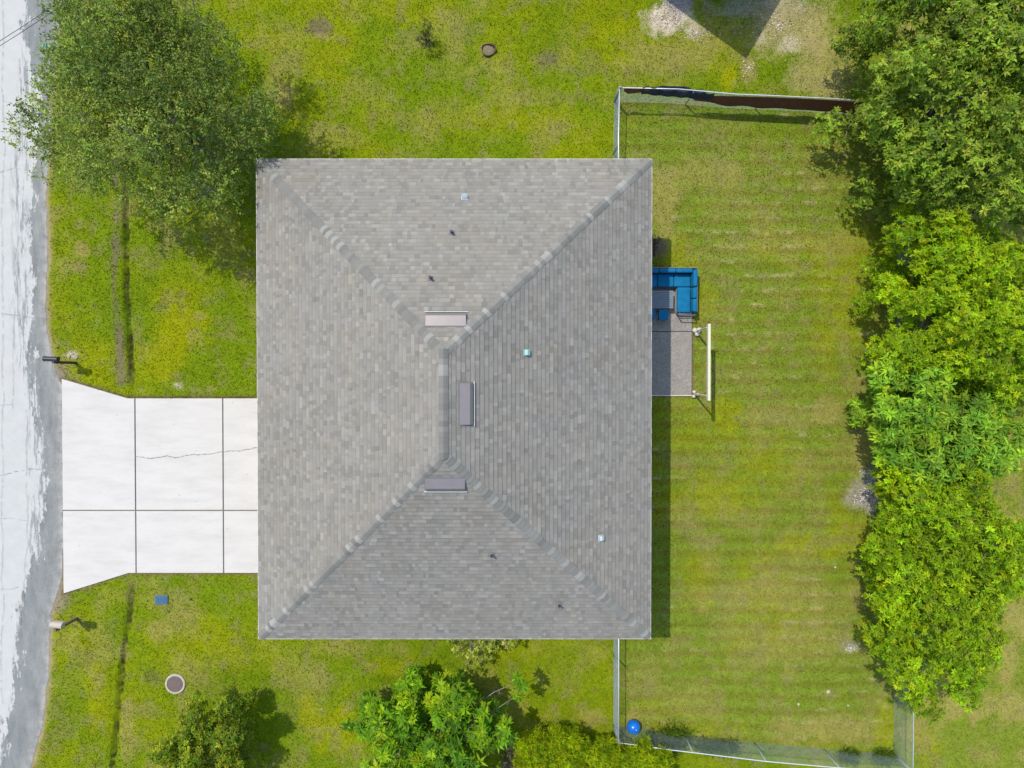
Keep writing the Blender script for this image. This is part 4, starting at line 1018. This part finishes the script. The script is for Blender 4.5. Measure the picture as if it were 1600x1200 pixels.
# ================================================================== TREES AND SHRUBS
def leaf_quads(base, d, side, L, W, fold, col):
    """diamond leaves; arrays (n,3)"""
    n = len(base); up = np.cross(side, d)
    mid = base+d*(L*0.45)[:, None]
    tip = base+d*L[:, None]-up*(L*0.18)[:, None]
    r = mid+side*(W*0.5)[:, None]+up*(fold*W)[:, None]; l = mid-side*(W*0.5)[:, None]+up*(fold*W)[:, None]
    V = np.stack([base, r, tip, l], 1).reshape(-1, 3)
    F = np.arange(4*n).reshape(-1, 4)
    F = np.concatenate([F[:, [0, 1, 2]], F[:, [0, 2, 3]]], 0)
    return V, F, np.repeat(col, 4, 0)
def norm(a): return a/(np.linalg.norm(a, axis=-1, keepdims=True)+1e-9)
def rosettes(P, A, m, L, W, elev, rng, cols, jit=0.25):
    """P tips, A axes, m leaves per rosette"""
    n = len(P); ref = np.where(np.abs(A[:, 2:3]) < 0.9, np.array([[0, 0, 1.0]]), np.array([[1.0, 0, 0]]))
    X = norm(np.cross(A, ref)); Y = np.cross(A, X)
    ph = (np.arange(m)[None, :]*2.39996+rng.uniform(0, 6.28, (n, 1))+rng.normal(0, jit, (n, m)))
    el = rng.normal(elev[0], elev[1], (n, m))
    d = (X[:, None]*np.cos(ph)[..., None]+Y[:, None]*np.sin(ph)[..., None])*np.cos(el)[..., None]+A[:, None]*np.sin(el)[..., None]
    d = norm(d.reshape(-1, 3)); Ar = np.repeat(A, m, 0)
    side = norm(np.cross(d, Ar)+rng.normal(0, 0.15, d.shape)); side = norm(side-d*(side*d).sum(1, keepdims=True))
    k = n*m; Ls = L*rng.uniform(0.55, 1.25, k)*np.repeat(rng.uniform(0.7, 1.2, n), m); Ws = W*rng.uniform(0.75, 1.2, k)
    c = np.repeat(cols, m, 0)*rng.uniform(0.8, 1.2, (k, 1))
    return leaf_quads(np.repeat(P, m, 0)+d*0.01, d, side, Ls, Ws, rng.uniform(-0.05, 0.25, k), c)
def sprays(P, A, m, ln, L, W, rng, cols):
    """leaves along short twigs starting at P going along A"""
    n = len(P); tpos = np.linspace(0.1, 1.0, m)[None, :]+rng.normal(0, 0.05, (n, m))
    pos = P[:, None]+A[:, None]*(tpos*ln)[..., None]+rng.normal(0, 0.03, (n, m, 3))
    d = norm(A[:, None]*0.6+rng.normal(0, 0.75, (n, m, 3))).reshape(-1, 3); pos = pos.reshape(-1, 3)
    side = norm(np.cross(d, rng.normal(0, 0.6, d.shape)+np.array([0, 0, 1.0]))); k = n*m
    c = np.repeat(cols, m, 0)*rng.uniform(0.75, 1.25, (k, 1))
    return leaf_quads(pos, d, side, L*rng.uniform(0.7, 1.25, k), W*rng.uniform(0.7, 1.25, k), rng.uniform(-0.1, 0.2, k), c)
def blobs_in(poly, rng, spacing, H, zb, dome=0.75, lump=0.35, hole=0.0, seed=0, inset=0.2):
    """limb ends through a crown whose plan outline is poly (metres)"""
    P = np.array(poly); lo, hi = P.min(0), P.max(0); out = []
    cand = rng.uniform(lo, hi, (6000, 2)); cand = cand[in_poly(cand[:, 0], cand[:, 1], poly)]
    dd = dist_poly(cand[:, 0], cand[:, 1], poly); dm = max(dd.max()*dome, 0.3)
    for c_, d_ in zip(cand, dd):
        if d_ < inset: continue
        if all((c_[0]-o[0])**2+(c_[1]-o[1])**2 > spacing*spacing for o in out):
            f = math.sqrt(max(0, 1-(1-min(1, d_/dm))**2))
            top = zb+(H-zb)*f
            out.append((c_[0], c_[1], top+rng.normal(0, lump), d_-inset*0.6))
    return out
def make_tree(name, label, cat, outline_px, zmid, H, zb, trunk_px, style, group=None, spacing=0.9, brad=0.75, seed=1, leaf_name='crown', extra=(), trunk_r=0.16, lump=0.35, multi=1, hole=0.04, bark=None, density=1.0, dome=0.75):
    rng = np.random.default_rng(seed)
    poly = [(at(x, y, zmid).x, at(x, y, zmid).y) for x, y in outline_px]
    bl = [b for b in blobs_in(poly, rng, spacing, H, zb, dome, lump, inset=brad*0.62) if rng.random() > hole]
    b0 = at(*trunk_px); root = empty(name, (b0.x, b0.y, 0)); tag(root, label, cat, group)
    sc = brad
    B = []
    for x, y, z, d in bl:
        r = sc*rng.uniform(0.75, 1.2); B.append((x, y, max(z-r*0.5, r*0.6), r))
        if d > spacing*0.7:
            B.append((x+rng.normal(0, .25), y+rng.normal(0, .25), max(z-r*1.7, zb*0.6+0.3), r*0.95))
            if H > 2.8: B.append((x+rng.normal(0, .3), y+rng.normal(0, .3), max(zb*0.55, 0.5)+rng.uniform(0, .5), r*0.9))
        else:
            B.append((x+rng.normal(0, .12), y+rng.normal(0, .12), max(z-r*1.1-0.3, 0.45), r*0.9))
    for (px, py, z, r) in extra:
        p_ = at(px, py, z); B.append((p_.x, p_.y, p_.z, r))
    if H > 3.5: B.append((b0.x, b0.y, H*0.62, brad*1.15)); B.append((b0.x+0.5, b0.y+0.5, H*0.5, brad)); B.append((b0.x-0.5, b0.y-0.3, H*0.5, brad))
    B = np.array(B)
    # trunk and limbs
    mb = MB(); base = Vector((b0.x, b0.y, 0)); zf = max(0.35, zb*0.6)
    stems = []
    for k in range(multi):
        a = 2*math.pi*k/max(1, multi)+rng.uniform(0, 1); o_ = Vector((math.cos(a), math.sin(a), 0))*(0.0 if multi == 1 else trunk_r*1.6)
        top = base+o_*(1 if multi == 1 else 3.5)+Vector((rng.normal(0, .1), rng.normal(0, .1), zf))
        mb.tube([base+o_-base+Vector((0, 0, -0.15)), base+o_-base+Vector((0, 0, 0.12)), (base+o_).lerp(top, .5)-base, top-base], [trunk_r*1.45, trunk_r*1.1, trunk_r*0.95, trunk_r*0.8], 9)
        stems.append(top)
    order = rng.permutation(len(B))[:min(len(B), 40)]
    for i in order:
        tgt = Vector(B[i][:3]); st = min(stems, key=lambda s_: (s_-tgt).length)
        L_ = (tgt-st).length; m1 = st.lerp(tgt, 0.35)+Vector((rng.normal(0, .12*L_*.4), rng.normal(0, .12*L_*.4), 0.12*L_)); m2 = st.lerp(tgt, 0.7)+Vector((rng.normal(0, .08*L_*.5), rng.normal(0, .08*L_*.5), 0.08*L_))
        r0 = trunk_r*rng.uniform(0.22, 0.42)
        end = tgt+Vector((rng.normal(0, .2), rng.normal(0, .2), B[i][3]*0.75))
        mb.tube([st-base, m1-base, m2-base, tgt-base, end-base], [r0, r0*0.75, r0*0.5, r0*0.32, 0.006], 6)
        for _ in range(3):
            t0 = m2.lerp(tgt, rng.random()); e2 = t0+Vector((rng.normal(0, 1), rng.normal(0, 1), abs(rng.normal(0, .7)))).normalized()*B[i][3]*rng.uniform(.6, 1.05)
            mb.tube([t0-base, t0.lerp(e2, .5)-base+Vector((rng.normal(0, .04), rng.normal(0, .04), .04)), e2-base], [r0*0.3, r0*0.2, 0.004], 5)
    mb.build('trunk', bark or M_BARK, root, True)
    # leaf tips on the upper shells of the limb-end clumps
    area = 4*math.pi*B[:, 3]**2*0.7; nt = np.maximum(6, (area*style['per_m2']*density)).astype(int)
    C = np.repeat(B[:, :3], nt, 0); Rr = np.repeat(B[:, 3], nt); k = len(C); bi = np.repeat(np.arange(len(B)), nt)
    D = norm(rng.normal(0, 1, (k, 3))+np.array([0, 0, 0.45])); D[:, 2] = np.where(D[:, 2] < -0.35, -D[:, 2], D[:, 2])
    rad = Rr*rng.uniform(style.get('rin', 0.55), 1.08, k)
    lob = 0.75+0.5*fbm(D[:, 0]*2+bi*7.1, D[:, 1]*2+D[:, 2]*2+bi*3.3, 0.6, 3, seed)
    P = C+D*(rad*lob)[:, None]; P[:, 2] = C[:, 2]+(P[:, 2]-C[:, 2])*0.85
    ok = P[:, 2] > 0.12
    P, D, bi = P[ok], D[ok], bi[ok]
    A = norm(D*style.get('out', 0.7)+np.array([0, 0, style.get('up', 0.6)])+rng.normal(0, style.get('jit', 0.25), P.shape))
    pal = np.array(style['pal']); bw = rng.random(len(B)); w_ = np.clip(bw[bi]*0.45+rng.random(len(P))*0.75-0.10, 0, 0.999)
    col = pal[(w_*len(pal)).astype(int)]*rng.uniform(0.75, 1.2, (len(P), 1))*(1+rng.normal(0, 0.07, (len(P), 3)))*(0.85+0.3*rng.random(len(B))[bi])[:, None]
    if style['kind'] == 'rosette': V, F, Cl = rosettes(P, A, style['m'], style['L'], style['W'], style['elev'], rng, col)
    else: V, F, Cl = sprays(P, A, style['m'], style['len'], style['L'], style['W'], rng, col)
    V = V-np.array([b0.x, b0.y, 0])
    ok = None
    link(leaf_name, np_mesh(name+'_leaves', V, F, np.clip(Cl, 0.002, 1)), style['mat'], root)
    return root
M_BARK = simple('grey_bark', (0.24, 0.215, 0.185), 0.9, 0, 0.3, 8, 0.15, 0.5)
M_BARKD = simple('brown_bark', (0.13, 0.10, 0.075), 0.9, 0, 0.3, 8, 0.15, 0.5)
L_OAK = leaf_mat('oak_leaf', 0.5, 0.3, (1.2, 1.25, 0.3), 0.2); L_BRIGHT = leaf_mat('bright_leaf', 0.5, 0.4, (1.15, 1.2, 0.3), 0.16); L_SOFT = leaf_mat('soft_leaf', 0.65, 0.4, (1.0, 1.15, 0.5), 0.15)
OAK = dict(kind='spray', m=12, len=0.30, L=0.085, W=0.045, per_m2=19, pal=[(0.122, 0.178, 0.035), (0.163, 0.236, 0.041), (0.233, 0.298, 0.048), (0.300, 0.371, 0.059)], mat=L_OAK, out=0.8, up=0.35, jit=0.5, rin=0.4)
BIGT = dict(kind='rosette', m=8, L=0.15, W=0.062, elev=(0.25, 0.35), per_m2=19, pal=[(0.106, 0.168, 0.012), (0.164, 0.248, 0.017), (0.231, 0.337, 0.021), (0.289, 0.381, 0.030)], mat=L_OAK, out=0.6, up=0.7, jit=0.35, rin=0.5)
BRI = dict(kind='rosette', m=9, L=0.145, W=0.052, elev=(0.35, 0.3), per_m2=24, pal=[(0.164, 0.268, 0.006), (0.229, 0.360, 0.006), (0.296, 0.445, 0.006), (0.372, 0.506, 0.006)], mat=L_BRIGHT, out=0.5, up=0.8, jit=0.3, rin=0.55)
LEU = dict(kind='rosette', m=10, L=0.26, W=0.075, elev=(0.1, 0.3), per_m2=13, pal=[(0.142, 0.273, 0.023), (0.195, 0.359, 0.029), (0.257, 0.425, 0.029), (0.336, 0.502, 0.025)], mat=L_SOFT, out=0.5, up=0.8, jit=0.3, rin=0.55)
MAN = dict(kind='rosette', m=10, L=0.26, W=0.09, elev=(0.15, 0.3), per_m2=10, pal=[(0.078, 0.193, 0.009), (0.131, 0.285, 0.009), (0.192, 0.362, 0.009), (0.313, 0.447, 0.009)], mat=L_BRIGHT, out=0.55, up=0.8, jit=0.3, rin=0.6)
HED = dict(kind='rosette', m=8, L=0.17, W=0.026, elev=(0.95, 0.3), per_m2=55, pal=[(0.189, 0.286, 0.007), (0.284, 0.398, 0.007), (0.378, 0.490, 0.008), (0.464, 0.571, 0.008)], mat=L_BRIGHT, out=0.45, up=0.9, jit=0.3, rin=0.6)
SHR = dict(kind='rosette', m=9, L=0.20, W=0.07, elev=(0.3, 0.35), per_m2=16, pal=[(0.115, 0.195, 0.008), (0.180, 0.275, 0.008), (0.282, 0.345, 0.010), (0.436, 0.413, 0.011)], mat=L_OAK, out=0.7, up=0.4, jit=0.4, rin=0.55)

make_tree('shade_tree', 'large olive green shade tree spreading from the front lawn over the road', 'tree',
    [(125, -60), (330, -60), (322, 30), (338, 62), (372, 78), (402, 108), (418, 150), (446, 180), (462, 226), (420, 246), (396, 262), (396, 305), (384, 338), (325, 346), (255, 348), (208, 322), (178, 306), (150, 300), (118, 290), (98, 262), (100, 215), (92, 170), (108, 130), (128, 70)],
    3.8, 6.3, 2.4, (335, 250), OAK, spacing=0.85, brad=0.80, seed=21, trunk_r=0.2, lump=0.4, hole=0.05,
    extra=[(66, 195, 3.8, .42), (44, 208, 3.8, .34), (56, 178, 4.0, .34), (34, 168, 4.0, .26), (26, 222, 3.8, .24), (80, 240, 3.6, .40), (30, 190, 3.9, .2), (82, 22, 4.4, .22), (74, 282, 3.7, .22), (98, 95, 4.0, .3), (60, 228, 3.7, .26), (205, 70, 4.4, .8), (225, 110, 4.6, .8), (190, 130, 4.4, .8), (250, 150, 4.6, .8), (160, 60, 4.2, .7), (280, 60, 4.2, .7), (130, 100, 3.9, .6), (320, 190, 4.2, .8), (260, 210, 4.2, .8), (120, 270, 3.3, .5), (165, 285, 3.3, .5)], density=1.0)
make_tree('broadleaf_tree', 'big dark green broadleaf tree filling the top right corner', 'tree',
    [(1335, -60), (1318, 60), (1325, 110), (1338, 150), (1360, 185), (1392, 205), (1378, 255), (1395, 290), (1440, 320), (1490, 345), (1560, 350), (1660, 360), (1700, 200), (1680, -60)],
    4.0, 6.0, 2.2, (1440, 190), BIGT, spacing=0.8, brad=0.75, seed=22, trunk_r=0.2, multi=2)
make_tree('leafy_tree', 'bright yellow green tree along the rear fence, just below the dark broadleaf tree', 'tree',
    [(1392, 312), (1440, 318), (1500, 335), (1555, 365), (1650, 385), (1670, 600), (1600, 640), (1540, 615), (1470, 590), (1400, 575), (1366, 545), (1378, 490), (1362, 440), (1385, 390)],
    3.2, 4.4, 1.6, (1440, 455), BRI, group='trees along the rear fence', spacing=0.72, brad=0.64, extra=[(1408, 500, 2.6, .6), (1425, 555, 2.6, .6), (1440, 400, 3, .65), (1412, 345, 2.6, .55)], seed=23, trunk_r=0.12, multi=3)
make_tree('feathery_tree', 'soft blue green feathery tree between the two bright trees', 'tree',
    [(1352, 565), (1410, 550), (1470, 570), (1535, 592), (1590, 645), (1592, 715), (1535, 758), (1455, 765), (1398, 748), (1366, 690), (1342, 630)],
    2.9, 3.8, 1.2, (1420, 640), LEU, group='trees along the rear fence', spacing=0.7, brad=0.6, seed=24, trunk_r=0.09, multi=3, bark=M_BARKD)
make_tree('leafy_tree', 'large rounded yellow green tree at the lower right corner of the back yard', 'tree',
    [(1392, 748), (1455, 712), (1520, 712), (1580, 765), (1608, 840), (1600, 930), (1560, 965), (1578, 1000), (1535, 1065), (1480, 1125), (1440, 1122), (1404, 1098), (1386, 1020), (1364, 915), (1368, 868), (1384, 802)],
    3.3, 4.3, 1.5, (1430, 880), BRI, group='trees along the rear fence', spacing=0.72, brad=0.64, extra=[(1420, 740, 2.6, .6), (1400, 800, 2.6, .6), (1412, 1010, 2.6, .55), (1425, 960, 2.8, .6)], seed=25, trunk_r=0.13, multi=3)
make_tree('fruit_tree', 'fruit tree with large green leaf rosettes below the house', 'tree',
    [(570, 1080), (615, 1062), (665, 1050), (720, 1058), (765, 1080), (800, 1098), (806, 1130), (775, 1150), (768, 1185), (745, 1250), (580, 1255), (590, 1180), (572, 1150), (548, 1132)],
    1.9, 3.1, 0.9, (685, 1110), MAN, spacing=0.72, brad=0.52, seed=26, trunk_r=0.09, extra=[(812, 1064, 2.2, .2), (806, 1088, 2.0, .2), (545, 1132, 1.6, .2)])
make_tree('feathery_hedge', 'olive yellow hedge of upright feathery sprays at the bottom edge', 'hedge',
    [(806, 1145), (850, 1139), (905, 1150), (950, 1160), (1010, 1163), (1042, 1178), (1056, 1200), (1050, 1280), (800, 1280), (805, 1200)],
    1.4, 1.55, 1.3, (900, 1180), HED, spacing=0.36, brad=0.30, seed=27, trunk_r=0.06, multi=3, lump=0.05, hole=0.0, density=1.25, dome=0.2)
make_tree('grey_bush', 'thin grey twiggy bush between the fruit tree and the hedge', 'bush',
    [(770, 1170), (800, 1165), (812, 1190), (808, 1230), (775, 1235), (765, 1200)], 0.9, 1.1, 0.4, (790, 1190),
    dict(SHR, pal=[(.10, .10, .055), (.13, .13, .07), (.09, .12, .03)], L=0.09, W=0.03, per_m2=18), spacing=0.4, brad=0.3, seed=28, trunk_r=0.05, multi=3)
make_tree('leaning_bush', 'dark olive bush with pale bare stems below the round cover', 'bush',
    [(278, 1098), (330, 1068), (374, 1078), (394, 1108), (394, 1150), (386, 1195), (355, 1245), (262, 1255), (246, 1180), (258, 1130)], 1.4, 2.6, 0.7, (325, 1140), dict(SHR, L=0.14, W=0.05, per_m2=48, pal=[(.09, .155, .008), (.145, .225, .010), (.22, .29, .012), (.32, .35, .018)]),
    spacing=0.55, brad=0.46, seed=29, trunk_r=0.06, multi=3, hole=0.05, extra=[(322, 1130, 1.7, .5), (350, 1105, 1.6, .45), (300, 1150, 1.4, .45), (355, 1150, 1.6, .45), (330, 1170, 1.3, .4)])
make_tree('flowering_bush', 'small pale yellow bush growing at the foot of the house', 'bush',
    [(690, 985), (800, 985), (812, 1002), (770, 1022), (752, 1042), (725, 1036), (700, 1012)], 0.8, 1.1, 0.4, (745, 985),
    dict(SHR, pal=[(.26, .34, .02), (.38, .45, .05), (.50, .52, .12)], L=0.10, W=0.05, per_m2=14), spacing=0.34, brad=0.24, seed=30, trunk_r=0.04, multi=3, hole=0.25)
make_tree('twiggy_shrub', 'small sparse twiggy shrub on the open top lawn', 'shrub',
    [(654, 48), (672, 42), (684, 56), (682, 74), (664, 80), (652, 66)], 0.5, 0.7, 0.3, (669, 64),
    dict(SHR, pal=[(.05, .055, .015), (.09, .085, .03), (.11, .14, .02)], L=0.09, W=0.03, per_m2=22), spacing=0.3, brad=0.22, seed=31, trunk_r=0.03, multi=3, bark=M_BARKD)
make_tree('dry_shrub', 'withered brown shrub against the back wall above the sofa', 'shrub',
    [(1010, 366), (1030, 364), (1036, 378), (1030, 392), (1012, 394)], 0.5, 0.7, 0.3, (1018, 384),
    dict(SHR, pal=[(.10, .06, .045), (.14, .085, .06), (.20, .13, .09)], L=0.08, W=0.03, per_m2=30), spacing=0.25, brad=0.2, seed=32, trunk_r=0.02, multi=3, bark=M_BARKD)
# long grass and weeds along the bottom fence
rng = np.random.default_rng(40); n = 2600
fx = rng.uniform(at(1000, 0).x, at(1425, 0).x, n); s_ = [at(x, y) for x, y in ((975, 1150), (1050, 1160), (1200, 1170), (1313, 1178), (1400, 1180))]
fy = np.interp(fx, [v.x for v in s_], [v.y for v in s_])+rng.normal(0, 0.10, n)
kp = (fbm(fx, fy*0, 0.7, 3, 77) > 0.42+0.12*(fx-fx.min())/(fx.max()-fx.min())); fx, fy = fx[kp], fy[kp]
w_ = at(1052, 1150); fx = np.concatenate([fx, rng.normal(w_.x, .32, 420)]); fy = np.concatenate([fy, rng.normal(w_.y, .22, 420)]); n = len(fx)
P = np.stack([fx, fy, np.zeros(n)], 1); A = norm(np.stack([rng.normal(0, .5, n), rng.normal(0.1, .5, n), np.ones(n)], 1))
V, F, Cl = sprays(P, A, 4, 0.25, 0.24, 0.022, rng, np.array([(.12, .20, .02)])*rng.uniform(0.6, 1.3, (n, 1)))
o = link('weeds', np_mesh('weeds', V, F, np.clip(Cl, .002, 1)), M_BLADE); tag(o, 'uncut long grass along the foot of the bottom fence', 'weeds', kind='stuff')
